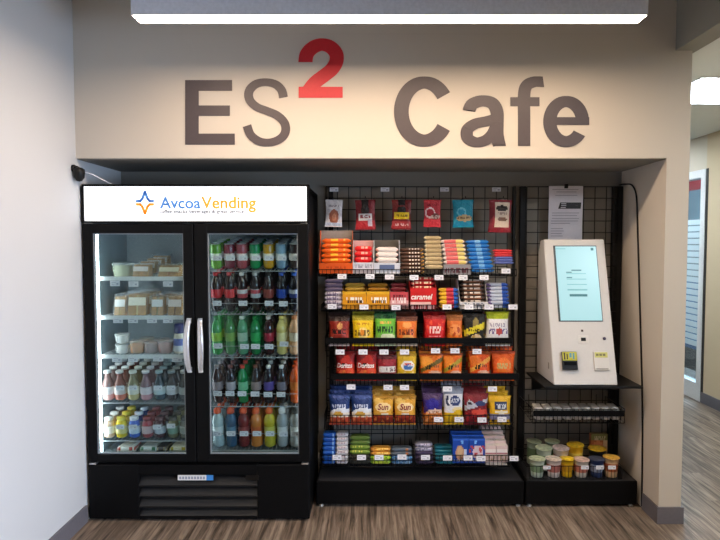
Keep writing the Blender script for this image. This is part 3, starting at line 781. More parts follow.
for py, z in ((258, RZ[0]), (303.4, RZ[1]), (346.2, RZ[2]), (394, RZ[3]), (433.8, RZ[4])): rail(RB, py, z)
for py, z in ((388, LZ[3]), (427, LZ[4])): rail(LB, py, z)
C(b, 'tag_rail', SWD)
# ================================================================== THE SNACK RACKS
GS = .0762
def grid_panel(x0, x1, z0, z1, Y):
    b = MB(); n = int(round((x1 - x0) / GS)); m = int(round((z1 - z0) / GS))
    for i in range(n + 1): b.tube([(x0 + GS * i, Y, z0), (x0 + GS * i, Y, z1)], .0029, 5)
    for j in range(m + 1): b.tube([(x0, Y - .0056, z1 - GS * j), (x0 + GS * n, Y - .0056, z1 - GS * j)], .0029, 5)
    return b
def rack(x0, x1, gx0, gx1, ups, label):
    t = empty('gridwall_rack', ((x0 + x1) / 2, 3.75, 0), label, 'display rack')
    def P(mb, n, m, **kw):
        o = mb.build(n, m, t, **kw); o.location = -t.location; return o
    P(grid_panel(gx0, gx1, .19, 2.035, YG), 'grid_panel', WIRE)
    for a, w in ups: P(MB().rbox(a - w / 2, a + w / 2, YG + .005, YG + .04, .168, 2.04, .003), 'upright', BLACKM)
    b = MB().rbox(x0, x1, 3.562, 3.945, .02, .168, .005)
    P(b, 'base_deck', BLACK)
    P(MB().box(x0 + .012, x1 - .012, 3.568, 3.94, .1682, .1695), 'deck_top', mat('#2a2a2e', .5))
    for x in (x0 + .03, x1 - .03):
        for y in (3.585, 3.92): P(MB().lathe([(0, 0), (.014, 0), (.016, .006), (.008, .010), (.008, .022)], 10, c=(x, y, 0)), 'foot', mat('#d8d4cc', .4))
    return t
RK1 = rack(-.345, .957, XX(326, YG, 190), XX(326, YG, 190) + GS * 16, [(XX(334, 3.93, 190) - .02, .03), (XX(512.8, 3.93), .018)], 'black wire gridwall rack full of snacks between the cooler and the kiosk')
RK2 = rack(.968, 1.668, XX(527, YG, 190), XX(527, YG, 190) + GS * 8, [(XX(521.5, 3.93), .04), (XX(615, 3.93), .065)], 'narrower black wire gridwall rack behind the white kiosk')

def basket(px0, px1, ybot, yrail, Yf, slope, label, band=None, depth=None, dv=.0254):
    """wire basket hooked on the grid: floor sloping down to the front, wire front, optional black label band"""
    x0, x1 = XX(px0, Yf), XX(px1, Yf); z0 = ZZ(ybot, Yf) - .004; zr = ZZ(yrail, Yf)
    Yb = YG - .0178 if depth is None else Yf + depth
    zb = z0 + slope * (Yb - Yf); b = MB(); r = .0019
    o = Vector(((x0 + x1) / 2, Yf, z0))
    n = int((x1 - x0) / dv)
    for i in range(n + 1):
        x = x0 + (x1 - x0) * i / n
        b.tube([Vector((x, Yf, zr)) - o, Vector((x, Yf, z0)) - o, Vector((x, Yb, zb)) - o], r, 4)
    for z in (zr, (z0 + zr) / 2 if zr - z0 > .04 else z0): b.tube([Vector((x0, Yf - .003, z)) - o, Vector((x1, Yf - .003, z)) - o], .0026, 5)
    b.tube([Vector((x0, Yf, z0 - .003)) - o, Vector((x1, Yf, z0 - .003)) - o], .0026, 5)
    m = max(2, int((Yb - Yf) / .06))
    for i in range(1, m + 1):
        y = Yf + (Yb - Yf) * i / m; z = z0 + slope * (y - Yf) - .003
        b.tube([Vector((x0, y, z)) - o, Vector((x1, y, z)) - o], r, 4)
    zt = max(zr, zb + .03)
    for x in (x0, x1):
        b.tube([Vector((x, Yf, zr)) - o, Vector((x, Yb, zt)) - o, Vector((x, Yb, zb)) - o], .0026, 5)
        for i in range(1, 6):
            y = Yf + (Yb - Yf) * i / 6; b.tube([Vector((x, y, z0 + slope * (y - Yf))) - o, Vector((x, y, zr + (zt - zr) * i / 6)) - o], r, 4)
    for x in (x0 + .06, x1 - .06):
        b.tube([Vector((x, Yb, zb)) - o, Vector((x, Yb + .004, zt)) - o, Vector((x, Yb + .004, zt + .012)) - o], .0026, 5)
    t = b.build('wire_basket', WIRE, None, o, label=label, cat='wire basket', group='wire baskets on the grid racks')
    if band:
        za, zb_ = ZZ(band[1], Yf) - z0, ZZ(band[0], Yf) - z0
        MB().rbox(x0 - o.x + .002, x1 - o.x - .002, -.010, -.006, za, zb_, .001).build('label_rail', BLACK, t)
    return t
YB_, YC, YD, YE, YFr, YGr = 3.63, 3.61, 3.60, 3.60, 3.59, 3.585
SL = .26
basket(318.5, 416.5, 275, 269.5, YB_, .0, 'wire basket carrying the orange and white candy cartons, top row left')
basket(418, 516, 275, 269.5, YB_, .0, 'wire basket carrying the stacked blue bars, top row right')
basket(321, 410, 310, 305, YC, .0, 'wire basket carrying the two yellow candy cartons')
basket(411, 511, 310, 305, YC, .0, 'wire basket carrying the red caramel carton')
basket(325, 418.5, 349.5, 338, YD, SL, 'wire basket with black rail under the yellow and green chip bags', (338, 343.3))
basket(420.5, 513, 349.5, 338, YD, SL, 'wire basket with black rail under the lime topped white chip bag', (338, 343.3))
basket(331, 418.6, 384.5, 373.5, YE, SL, 'wire basket with black rail under the red tortilla chip bags', (373.5, 379.3))
basket(419.4, 519.5, 384.5, 373.5, YE, SL, 'wire basket with black rail under the four orange snack bags', (373.5, 379.3))
basket(324, 418, 428.5, 415, YFr, .17, 'wire basket holding the navy chip bags')
basket(421, 515.5, 428.5, 415, YFr, .19, 'wire basket holding the white and yellow corn chip bag')
basket(319, 413, 465.5, 455, YGr, .0, 'wire basket holding the green cookie packs, lowest row left')
basket(415, 512, 465.5, 455, YGr, .12, 'wire basket holding the pink striped cartons, lowest row right')

# ------------------------------------------------------------------ hanging bags on pegs
Yh = 3.735
HB = [
 (325, 342, 'white bag of dried fruit hanging nearest the cooler', Paint('#d9d6d8', ('ell', .05, .38, .62, .26, '#a8664e'), ('ell', .1, .36, .3, .13, '#c88a6c'), ('band', .05, .15, '#b8c6dc'), ('marks', -.6, .7, .72, .82, 5, '#a09aa0')), 2),
 (355.5, 375.5, 'dark red jerky bag with a white band', Paint('#7a2228', ('rect', -.35, .35, .78, 1, '#151213'), ('ell', 0, .66, .5, .14, '#20181a'), ('rect', -.7, .7, .32, .54, '#d8d6d4'), ('marks', -.55, .5, .4, .5, 5, '#8a4046'), ('band', .05, .30, '#a8282e'), ('rect', .3, .75, .12, .34, '#b9b4c4')), 3),
 (391, 411, 'dark red jerky bag with a yellow band', Paint('#74201f', ('rect', -.35, .35, .80, 1, '#151213'), ('ell', 0, .66, .5, .12, '#1e1718'), ('rect', -.85, .85, .34, .58, '#e8c424'), ('marks', -.55, .7, .42, .5, 6, '#8a6a10'), ('band', .05, .26, '#9a3438'), ('marks', -.6, .8, .1, .2, 6, '#c8a0a0')), 3),
 (423, 440.5, 'bright red nut bag with a white ring', Paint('#c2343e', ('ell', -.3, .52, .62, .2, '#e8c8c8'), ('ell', -.3, .52, .46, .14, '#b82c38'), ('ell', .35, .38, .5, .12, '#7a4038'), ('marks', -.2, .9, .32, .44, 5, '#d8b8a8'), ('marks', -.6, .6, .78, .86, 5, '#8a2028')), 3),
 (452.5, 473, 'teal nut bag with a pale ring', Paint('#1586a0', ('ell', -.2, .55, .5, .17, '#5fb4c8'), ('ell', -.2, .55, .34, .11, '#1a8cae'), ('ell', .1, .33, .85, .12, '#b09a72'), ('marks', -.6, .9, .3, .4, 7, '#6a5a40'), ('band', .05, .2, '#1a7fa4')), 3),
 (489, 510, 'maroon and cream jerky bag hanging beside the rack post', Paint('#8a2a34', ('rect', -.62, .82, .14, .92, '#d9c8b6'), ('ell', .05, .74, .6, .09, '#2a2422'), ('ell', .1, .4, .5, .06, '#7a5a4a'), ('marks', -.4, .6, .52, .6, 5, '#a08a80'), ('band', 0, .1, '#8a2430')), 2)]
for i, (a, b_, look, P, n) in enumerate(HB):
    zt, zb = ZZ(199.5, Yh), ZZ((226.5, 229.5, 229, 226.5, 227, 232)[i], Yh)
    w = XX(b_, Yh) - XX(a, Yh); xc = (XX(a, Yh) + XX(b_, Yh)) / 2
    me = bag_data('snack_bag', w, zt - zb, .022, P, 0)
    hk = MB().tube([(0, YG - .012, zt + .006), (0, 3.66, zt + .004), (0, 3.652, zt + .014)], .0026, 6).tube([(0, YG - .012, zt + .006), (0, YG - .012, zt - .03)], .003, 6).tube([(-.02, YG - .012, zt - .028), (.02, YG - .012, zt - .028)], .003, 6)
    hk.build('peg_hook', WIRE, None, (xc, 0, 0), label='black wire peg hook carrying the ' + look.split(' hanging')[0].replace(' nearest', ''), cat='hook', group='peg hooks on the snack rack')
    for k in range(n):
        inst('snack_bag', me, (xc + (0 if k == 0 else (-.006 * k if i == 5 else .002 * k)), Yh + .011 + k * .030, zb - .002), (0, (.03, -.02, .015, .01, -.015, .03)[i], (.02, -.03, .03)[k]), label=look + ', ' + ('front one' if k == 0 else ordn(k) + ' behind the front one'), cat='snack bag', group='bags hanging on the top pegs')

# ------------------------------------------------------------------ bags in the wire baskets
def bagcol(px0, px1, ytop, ybot, Yf, P, look, n=3, slope=SL, dy=.072, d=.055, flare=.05, group='chip bags in the wire baskets'):
    w = (XX(px1, Yf) - XX(px0, Yf)) * 1.0; xc = (XX(px0, Yf) + XX(px1, Yf)) / 2
    z0, z1 = ZZ(ybot, Yf) + .003, ZZ(ytop, Yf)
    me = bag_data('chip_bag', w, z1 - z0, d, P, flare)
    for k in range(n):
        inst('chip_bag', me, (xc + random.uniform(-.003, .003) * (k > 0), Yf + .006 + d + k * dy, z0 + slope * (k * dy + d * .6)), (-.06 if slope else 0, 0, random.uniform(-.04, .04)),
             label=f'{look}, {"front of its row" if k == 0 else ordn(k) + " behind the front bag"}', cat='chip bag', group=group)
# row D
bagcol(328, 349.5, 319, 349, YD, Paint('#8a2a1e', ('band', .86, 1, '#3a2a26'), ('ell', .1, .68, .28, .12, '#d89a5a'), ('band', .1, .55, '#a5382a'), ('marks', -.75, .75, .42, .58, 7, '#2a1412'), ('ell', 0, .24, .9, .12, '#7a2018'), ('band', 0, .26, '#d8c4bc'), ('ell', 0, .3, .7, .10, '#8a2c20'), ('rect', -.9, -.6, .1, .3, '#c8d4d0')), 'brown red barbecue chip bag')
bagcol(352, 374, 318, 349, YD, Paint('#e8c31a', ('band', .86, 1, '#a89a2a'), ('marks', -.6, .6, .68, .76, 5, '#c88a1a'), ('ell', 0, .42, .5, .2, '#f2d884'), ('marks', -.8, .8, .36, .52, 7, '#7a5a14'), ('ell', -.1, .46, .22, .1, '#e08a2a'), ('band', .22, .28, '#f0dc90')), 'bright yellow chip bag')
bagcol(374.5, 396.5, 316, 349, YD, Paint('#6cb83a', ('band', .84, 1, '#2a6a3a'), ('marks', -.9, .9, .86, .98, 9, '#1c4a2c'), ('marks', -.5, .6, .7, .76, 5, '#d8a848'), ('band', .22, .38, '#7fc24a'), ('marks', -.8, .8, .42, .6, 6, '#1c4420'), ('ell', .2, .3, .7, .1, '#d8e0b8'), ('band', 0, .25, '#c8d8b0')), 'green onion chip bag')
bagcol(396.5, 418, 319, 349, YD, Paint('#e8762a', ('band', .84, 1, '#6a3a2a'), ('ell', 0, .72, .5, .1, '#f0a050'), ('marks', -.8, .8, .40, .56, 7, '#7a3418'), ('ell', .1, .3, .6, .1, '#f2b060'), ('band', 0, .24, '#ecd8c4')), 'orange cheddar chip bag')
bagcol(424.5, 447, 318, 349, YD, Paint('#c81e1e', ('band', .88, 1, '#9a1a1c'), ('spots', .55, .85, 8, .4, '#e04a30'), ('marks', -.55, .55, .42, .64, 4, '#f0d0c8'), ('band', .05, .26, '#b01a1a'), ('marks', -.6, .5, .3, .36, 6, '#f0a0a0')), 'scarlet chip bag with white lettering')
bagcol(447.5, 464, 317, 349, YD, Paint('#d8702a', ('band', .82, 1, '#9a5a2a'), ('ell', 0, .5, .8, .2, '#e89048'), ('band', .12, .34, '#ee7a24'), ('spots', .3, .6, 7, .3, '#b8481e')), 'narrow orange brown chip bag')
bagcol(464.5, 487, 316, 349, YD, Paint('#1c1a18', ('ell', .1, .72, .28, .16, '#8a7a40'), ('diagband', .12, .42, .62, '#d8c82a'), ('marks', -.6, .8, .46, .54, 7, '#5a5010'), ('ell', .15, .26, .55, .11, '#d8c09a'), ('spots', .1, .38, 9, .5, '#b09050')), 'black chip bag with a yellow banner')
bagcol(487.3, 511, 313, 349, YD, Paint('#e3e2e4', ('band', .76, 1, '#a9b820'), ('marks', -.7, .7, .54, .66, 6, '#a8a0b4'), ('ell', .1, .42, .3, .1, '#b84a44'), ('marks', -.8, -.25, .36, .5, 3, '#7a6a98'), ('marks', .4, .9, .36, .5, 3, '#7a6a98'), ('band', .05, .24, '#d4d8b8')), 'white chip bag with a lime top', flare=-.05)
# row E
DOR = Paint('#b8281e', ('diag', .25, .84, '#7a1418'), ('diag', -.5, 1.05, '#8a181c'), ('ell', .5, .3, .5, .16, '#d84a28'), ('ell', -.3, .28, .4, .1, '#e0603a'), ('rect', -.35, -.02, .5, .62, '#1c1416'), ('spots', .05, .4, 8, .5, '#e07a3a'),
            text=(('Doritos', -.8, .72, .46, .16, .15, '#f2ece8'),))
bagcol(335, 355, 354, 384, YE, DOR, 'red tortilla chip bag nearer the cooler', flare=.02)
bagcol(355.5, 377.5, 354, 384, YE, DOR, 'red tortilla chip bag beside the maroon and white one', flare=.02)
bagcol(377, 397.5, 358, 384, YE, Paint('#96202c', ('band', .86, 1, '#5a1620'), ('rect', -.9, .95, .34, .56, '#d4d0cc'), ('marks', -.1, .9, .40, .52, 6, '#4a2024'), ('band', .04, .3, '#b8a8a0'), ('marks', -.9, .9, .06, .22, 7, '#8a2028')), 'maroon and white pretzel bag', flare=.02)
bagcol(397, 417.5, 356, 384, YE, Paint('#e5b92a', ('band', .88, 1, '#c89a24'), ('ell', .1, .56, .72, .19, '#f4efe4'), ('ell', .1, .58, .5, .09, '#d84a3a'), ('ell', .1, .51, .5, .09, '#3a6aa8'), ('marks', -.3, .6, .52, .6, 5, '#f8f4f0'), ('band', .05, .28, '#dfae26'), ('spots', .1, .35, 7, .5, '#f0d488')), 'yellow potato chip bag with a white oval', flare=.02)
CH = lambda c1, c2, c3: Paint(c1, ('ell', -.5, .7, .6, .2, c2), ('diagband', .22, .5, .66, c3), ('marks', -.5, -.1, .44, .58, 2, '#1c1410'), ('marks', -.05, .7, .5, .6, 4, '#4a3410'), ('band', .08, .32, '#d0481e'), ('ell', .3, .30, .6, .08, '#e8b8a0'), ('spots', .05, .3, 9, .5, '#e88a5a'), ('band', .94, 1, '#a84a1a'))
bagcol(420.5, 444.5, 356, 384, YE, CH('#e8741e', '#f09a34', '#6a5a1a'), 'orange cheese puff bag with an olive slash', flare=.10)
bagcol(444, 464, 356, 384, YE, CH('#ea6e1a', '#f08a28', '#a89a2a'), 'orange cheese puff bag with a lime slash', flare=.08)
bagcol(470.5, 492.5, 355, 384, YE, CH('#dd5418', '#ee7a26', '#e0a040'), 'flame orange crunchy snack bag', flare=.08)
bagcol(494, 517, 354, 384, YE, Paint('#dc5a1c', ('band', .93, 1, '#a83c18'), ('ell', 0, .5, .7, .3, '#e8742a'), ('marks', -.6, .7, .42, .62, 5, '#c8a86a'), ('band', .05, .3, '#c8401a'), ('marks', -.5, .9, .14, .22, 7, '#e8b088')), 'plain flame orange snack bag beside the rack post', flare=.12)
# row F
NV = Paint('#20386e', ('ell', .1, .92, .8, .06, '#3a5290'), ('marks', -.7, .7, .58, .70, 6, '#c4cce0'), ('ell', .2, .44, 1.1, .13, '#e0e4ea'), ('band', .26, .42, '#e6dccb'), ('ell', -.1, .38, .5, .08, '#d8a848'), ('band', 0, .27, '#b8482e'), ('spots', .04, .3, 8, .45, '#d87a50'))
bagcol(328.5, 350, 397, 428, YFr, NV, 'navy potato chip bag nearer the cooler', slope=.17)
bagcol(350.5, 372.5, 397, 428, YFr, NV, 'navy potato chip bag beside the golden ones', slope=.17)
SUN = lambda a: Paint('#dda336', ('band', .9, 1, '#b88428'), ('ell', -.5, .82, .5, .1, '#ecc060'), ('ell', 0, .62, .8, .16, '#f0d49a'), ('rect', -.25 + a, .45 + a, .3, .42, '#ddd2c4'), ('band', .02, .3, '#8a2a1e'), ('spots', .02, .34, 8, .5, '#c87038'), ('diagband', .0, .26, .33, '#a84028'),
            text=(('Sun', -.5, .5, .54, .2, .2, '#8a2430'),))
bagcol(372.7, 394.3, 398.5, 428, YFr, SUN(.1), 'golden whole grain chip bag beside the navy bags', slope=.2)
bagcol(394.5, 417, 398.5, 428, YFr, SUN(-.1), 'golden whole grain chip bag at the middle of the rack', slope=.2)
bagcol(424, 444.3, 396, 428, YFr, Paint('#3a2470', ('band', .82, 1, '#4a3460'), ('ell', -.1, .66, .7, .18, '#2e2488'), ('ell', .2, .42, .9, .1, '#d8bca8'), ('band', 0, .38, '#c8702c'), ('spots', .02, .42, 9, .4, '#e89a58'), ('marks', -.5, .6, .4, .46, 6, '#8a4a2a')), 'purple and orange popcorn bag', slope=.2)
bagcol(444.5, 465, 391, 428, YFr, Paint('#dfe0e4', ('band', .84, 1, '#8a92a4'), ('ell', -.6, .66, .22, .14, '#222c50'), ('ell', -.45, .66, .16, .1, '#e8e8ec'), ('ell', .15, .66, .55, .14, '#2a3a6c'), ('marks', -.25, .5, .62, .72, 3, '#c8ccd8'), ('ell', .4, .42, .6, .08, '#ecd8a0'), ('band', 0, .36, '#e2b81e'), ('ell', .5, .36, .5, .06, '#e2b81e')), 'white and yellow corn chip bag with navy oval', slope=.2)
bagcol(465.3, 490.5, 396, 428, YFr, Paint('#7a1c26', ('ell', -.55, .66, .3, .13, '#a8b0b8'), ('ell', -.55, .66, .18, .08, '#2c1c28'), ('diagband', .12, .58, .72, '#b0b4c0'), ('ell', .35, .68, .45, .08, '#2c3c6c'), ('ell', .3, .42, .8, .1, '#d85040'), ('spots', .05, .4, 8, .4, '#a82c30')), 'dark red kettle chip bag', slope=.2)
bagcol(491, 513.5, 398.5, 428, YFr, Paint('#dfb01c', ('rect', -.5, .65, .52, .80, '#2c3a5c'), ('marks', -.4, .55, .58, .74, 4, '#c8d0dc'), ('ell', .1, .46, .7, .06, '#f0e8d0'), ('band', .18, .38, '#8a8ab0'), ('band', 0, .18, '#caa01c'), ('spots', .02, .2, 9, .4, '#3a3020')), 'yellow and navy popcorn bag beside the rack post', slope=.2)

# ------------------------------------------------------------------ stacks of wrapped bars and open cartons
GB = 'wrapped bars stacked on the snack rack'
def stack(px0, px1, ytop, ybot, Yf, n, Ps, look, lean=.010, d=.05, z_add=0, inset=0, x_lean=0., cat='candy bar', name='wrapped_bar', group=GB, dz=0):
    x0, x1 = XX(px0, Yf), XX(px1, Yf); w = x1 - x0 - inset; xc = (x0 + x1) / 2
    zt = ZZ(ytop, Yf + lean * n); zb = ZZ(ybot, Yf) + z_add
    p = (zt - zb) / n
    Ps = Ps if isinstance(Ps, list) else [Ps]
    mes = [bar_data(name, w, p * .99, d, P) for P in Ps]
    for k in range(n):
        top = n - 1 - k
        inst(name, mes[k * len(mes) // n], (xc + x_lean * k, Yf + .006 + d / 2 + lean * k, zb + p * k + dz), (0, 0, random.uniform(-.02, .02)),
             label=f'{look}, ' + ('topmost of stack' if top == 0 else 'lowest of stack' if k == 0 else ordn(top) + ' from top'), cat=cat, group=group)
def tray(px0, px1, ylip, ybot, yback, Yf, P, label, d=.20, inner='#cfc9c0', cat='carton', name='display_carton'):
    x0, x1 = XX(px0, Yf), XX(px1, Yf); zb = ZZ(ybot, Yf) + .003
    me = tray_data(name, x1 - x0, ZZ(ylip, Yf) - zb, ZZ(yback, Yf + d) - zb, d, P, inner=inner)
    return inst(name, me, ((x0 + x1) / 2, Yf + .004, zb), label=label, cat=cat, group='display cartons on the snack rack')
Y2 = YB_ + .004
# top row
tray(319.5, 352.5, 263, 274, 230.5, YB_, Paint('#d8581c', ('marks', -.6, .6, .3, .7, 9, '#b84414')), 'orange open carton of peanut butter candy next to the cooler', .12, '#8f8a86')
stack(320.5, 351.5, 238.5, 274, Y2, 7, Paint('#f0641a', ('band', 0, .2, '#d84a10'), ('marks', -.55, .1, .35, .75, 5, '#f4c02c'), ('marks', .5, .8, .4, .75, 2, '#f2b848')), 'orange peanut butter candy pack', .006, .05, .006, .012)
tray(353, 373.5, 262.5, 274, 240.5, YB_, Paint('#d2d0d8', ('marks', -.8, .9, .45, .75, 8, '#9a98a8'), ('band', 0, .25, '#b8aeb2')), 'red and white open carton of wafer bars', .12, '#d8a8a8')
stack(354, 372.5, 246, 274, Y2, 5, Paint('#d81e22', ('marks', -.3, .5, .3, .75, 4, '#e8a89a')), 'red wafer bar pack', .005, .05, .006, .008)
tray(374, 400, 263, 274, 240, YB_, Paint('#d0d4de', ('rect', -.6, .55, .3, .8, '#5a6a90'), ('marks', -.8, .9, 0, .2, 9, '#e8e8ec')), 'white open carton of pink striped bars', .13, '#57524c')
stack(375, 399, 247, 274, Y2, 5, Paint('#eadfd8', ('band', .3, .6, '#e8a08a'), ('marks', -.6, .7, .35, .6, 7, '#d87a6a')), 'white and pink fruit chew pack', .005, .05, .006, .010)
stack(400.5, 424.5, 248, 274.5, Y2, 7, Paint('#4a2f22', ('marks', -.8, .7, .3, .75, 6, '#d4c8bc'), ('rect', .7, .95, .2, .7, '#c89a4a')), 'brown chocolate bar with white lettering', .012, .045, .004)
stack(425.5, 443, 236, 270, Y2, 8, Paint('#b8a47c', ('band', 0, .22, '#4a3a2a'), ('marks', -.5, .5, .4, .7, 5, '#8a7450'), ('rect', -.95, -.7, .2, .9, '#d8c8a0')), 'tan granola bar', .014, .05, .004)
tray(443.5, 470.5, 264.5, 275, 262, YB_, Paint('#8f8d90', ('marks', -.9, .9, .2, .6, 9, '#6a3a44')), 'grey lipped open carton of pink and yellow bars', .19, '#8a8680')
stack(444.5, 469.5, 239.5, 274, Y2, 8, Paint('#e2d4d2', ('rect', -.7, .3, .25, .8, '#e06a6a'), ('rect', .3, .9, .25, .8, '#e4cf7a'), ('marks', -.5, .2, .4, .7, 5, '#f0b0b0')), 'pink and yellow candy pack', .014, .045, .006, .008, -.002)
stack(471, 494, 240, 273, Y2, 8, Paint('#2272c0', ('band', .0, .18, '#164c8a'), ('ell', 0, .5, .25, .4, '#7ab0dc'), ('marks', -.8, -.2, .4, .7, 5, '#4a9ae0')), 'bright blue marshmallow treat bar', .015, .05, .004, 0, -.002)
stack(494.5, 513.5, 249.5, 269.5, Y2, 6, [Paint('#5a68a8', ('marks', -.8, .8, .3, .7, 7, '#b8c0e0'), ('band', 0, .2, '#3a468a')), Paint('#d03a40', ('marks', -.6, .7, .3, .7, 7, '#e89a98'), ('band', 0, .15, '#98262c'))], 'red or blue wrapped bar beside the rack post', .008, .05, .034)
# second row
stack(324.5, 342.5, 279, 309.5, YC + .004, 7, [Paint('#b8b0bc', ('marks', -.8, .8, .25, .8, 7, '#7a6a80')), Paint('#5a5068', ('marks', -.7, .6, .3, .7, 6, '#8a80a0'), ('band', 0, .2, '#3a3248'))], 'purple grey chocolate bar next to the cooler', .006, .05, .004)
YEL = lambda s: Paint('#d8941a', ('band', .8, 1, '#e0aa28'), ('band', 0, .2, '#c8861a'), ('marks', -.7 + s, .75 + s * .5, .3, .72, 6, '#f4efe6'), ('marks', -.62 + s, .8, .26, .42, 7, '#4a2c18'))
for (a, b_, s_, lk) in ((342.5, 366, 0, 'yellow open candy carton on the cooler side of its pair'), (366.5, 389.5, .1, 'yellow open candy carton beside the pink and red one')):
    tray(a, b_, 291.5, 309.5, 286, YC, YEL(s_), lk, .20, '#8a6a24')
stack(344, 365, 283, 309.5, YC + .004, 6, Paint('#c09a3a', ('marks', -.8, .8, .3, .7, 8, '#5a4424'), ('band', 0, .2, '#6a4a1a')), 'gold peanut candy pack in the cooler side yellow carton', .02, .045, .006, .006)
stack(367.5, 388.5, 283, 309.5, YC + .004, 6, Paint('#b07a20', ('marks', -.8, .8, .3, .7, 8, '#3a2c1c'), ('band', 0, .2, '#5a3a14')), 'amber peanut candy pack in the yellow carton by the pink one', .02, .045, .006, .006)
tray(390, 408.5, 292, 309.5, 288, YC, Paint('#d89a98', ('band', .55, 1, '#c04a50'), ('marks', -.8, .8, .35, .6, 6, '#f0e0dc'), ('marks', -.7, .7, .6, .9, 6, '#7a2028'), ('band', 0, .2, '#6a4a44')), 'pink and red open carton of chewy candy', .18, '#5a3034')
stack(391, 407.5, 283, 309.5, YC + .004, 6, Paint('#8a3038', ('marks', -.7, .7, .3, .7, 6, '#c88a88')), 'dull red chewy candy pack', .018, .045, .006, .006)
tray(410.5, 436.5, 288, 309.5, 279, YC, Paint('#cc2424', ('band', 0, .18, '#7a1a1e'), ('marks', -.9, .9, .02, .12, 9, '#c8a0a0'), ('diagband', .05, .22, .30, '#e8c0b8'), text=(('caramel', -.95, .7, .46, .26, .25, '#f6f0ea'),)), 'red open carton with white slanted caramel lettering', .2, '#8a2024')
stack(411.5, 435.5, 277, 309.5, YC + .004, 7, Paint('#c02a2a', ('marks', -.9, .8, .3, .75, 8, '#ecd8b8'), ('band', 0, .18, '#7a1a1e')), 'red and cream caramel bar', .012, .045, .006, .006)
stack(439.5, 459, 288, 309, YC + .004, 5, Paint('#c83a48', ('rect', -1, -.25, 0, 1, '#dcae2a'), ('rect', .55, 1, 0, 1, '#2c5aa8'), ('marks', -.8, .5, .3, .7, 7, '#e8d8c0')), 'yellow, red and blue candy pack', .008, .05, .004)
tray(460, 488, 302, 309.5, 278, YC, Paint('#d8d6d4', ('marks', -.7, .8, .2, .8, 7, '#7a7c8a')), 'white lipped open carton of brown chocolate bars', .2, '#3a2c26')
stack(461.5, 486.5, 279, 309.5, YC + .004, 7, Paint('#3c2a22', ('marks', -.7, .7, .3, .75, 7, '#c4b8ac'), ('diagband', .1, .2, .4, '#8a5a40')), 'dark brown almond bar', .012, .045, .006, .008)
stack(488.5, 510, 283, 309, YC + .004, 7, Paint('#b4bccc', ('rect', .35, 1, 0, 1, '#2a52a8'), ('rect', -1, -.6, 0, .7, '#6a5a8a'), ('marks', -.5, .3, .3, .7, 5, '#e8eaf0'), ('band', 0, .15, '#3a3a5a')), 'silver and blue cookie pack', .008, .05, .004)
# lowest row
ZG = .004
stack(321.5, 334.5, 433, 465, YGr + .004, 7, Paint('#2058b0', ('marks', -.7, .5, .35, .7, 4, '#4a86d0'), ('band', 0, .18, '#143a78'), ('ell', .6, .5, .2, .3, '#8ab0dc')), 'blue cracker pack next to the cooler', .010, .06, ZG)
stack(335, 347.5, 433, 465, YGr + .004, 7, Paint('#d2cfd2', ('band', 0, .25, '#a08488'), ('marks', -.6, .7, .4, .75, 4, '#b09aa0')), 'white and rose cracker pack', .010, .06, ZG)
stack(349.5, 370, 436, 465, YGr + .004, 6, [Paint('#3a3a34', ('marks', -.8, .8, .3, .7, 6, '#5a5a4a')), Paint('#6f8a34', ('marks', -.8, .8, .35, .75, 7, '#c8cc58'), ('band', 0, .2, '#3a4a20')), Paint('#5a7434', ('marks', -.7, .7, .3, .6, 6, '#98a850'), ('band', 0, .2, '#33441f'))], 'olive green granola pack', .010, .06, ZG)
stack(370.5, 391, 448, 465, YGr + .004, 4, [Paint('#8ab82a', ('marks', -.8, .9, .2, .8, 7, '#c8d84a')), Paint('#d89a3a', ('marks', -.8, .8, .3, .8, 6, '#ecc868'), ('spots', .1, .9, 6, .5, '#b8702a'))], 'orange over lime snack cake pack', .010, .06, ZG)
stack(392, 413, 448, 465, YGr + .004, 4, [Paint('#4a7cb0', ('marks', -.8, .8, .2, .8, 6, '#90b8d8')), Paint('#56626e', ('marks', -.7, .6, .3, .7, 5, '#98a4b0'), ('ell', .5, .5, .2, .4, '#b06a3a'))], 'grey blue rice treat pack', .012, .06, ZG)
stack(416.5, 434.5, 443, 465, YGr + .004, 5, [Paint('#3c3450', ('marks', -.8, .8, .3, .7, 6, '#9a8ab0')), Paint('#8a8694', ('marks', -.8, .8, .2, .8, 6, '#d0c4d4'), ('band', 0, .2, '#54485c'))], 'silver and purple fruit snack pack', .016, .06, ZG)
stack(437, 457.5, 446, 465, YGr + .004, 5, Paint('#1a6a7c', ('marks', -.7, .8, .3, .7, 6, '#8ab8c0'), ('band', 0, .2, '#104650')), 'teal cookie pack', .014, .06, ZG)
CK = Paint('#1c48a8', ('band', .92, 1, '#3a6ad0'), ('ell', -.1, .42, .55, .3, '#c89878'), ('ell', -.1, .5, .35, .2, '#d8b48c'), ('rect', .45, .75, .2, .6, '#c8d4ec'), ('ell', .2, .86, .2, .06, '#7ab4f0'), ('marks', -.8, .8, .04, .12, 6, '#d8d4dc'))
CK2 = Paint('#1c48a8', ('band', .92, 1, '#3a6ad0'), ('ell', .1, .45, .65, .3, '#d8c4cc'), ('spots', .2, .7, 7, .3, '#c04a50'), ('ell', -.2, .86, .2, .06, '#7ab4f0'), ('marks', -.8, .8, .04, .12, 6, '#d8d4dc'))
GK = 'cartons in the lowest rack row'
def carton(px0, px1, ytop, ybot, Yf, P, look, n=1, d=.05, dy=.052, slope=.12, top=None):
    x0, x1 = XX(px0, Yf), XX(px1, Yf); zb = ZZ(ybot, Yf) + .004; h = ZZ(ytop, Yf) - zb
    me = carton_data('carton', x1 - x0, h, d, P, top=top)
    for k in range(n):
        inst('carton', me, ((x0 + x1) / 2, Yf + .006 + k * dy, zb + slope * (k * dy + d)), label=look + ('' if n == 1 else ', front of its row' if k == 0 else f', {ordn(k)} behind the front one'), cat='carton', group=GK)
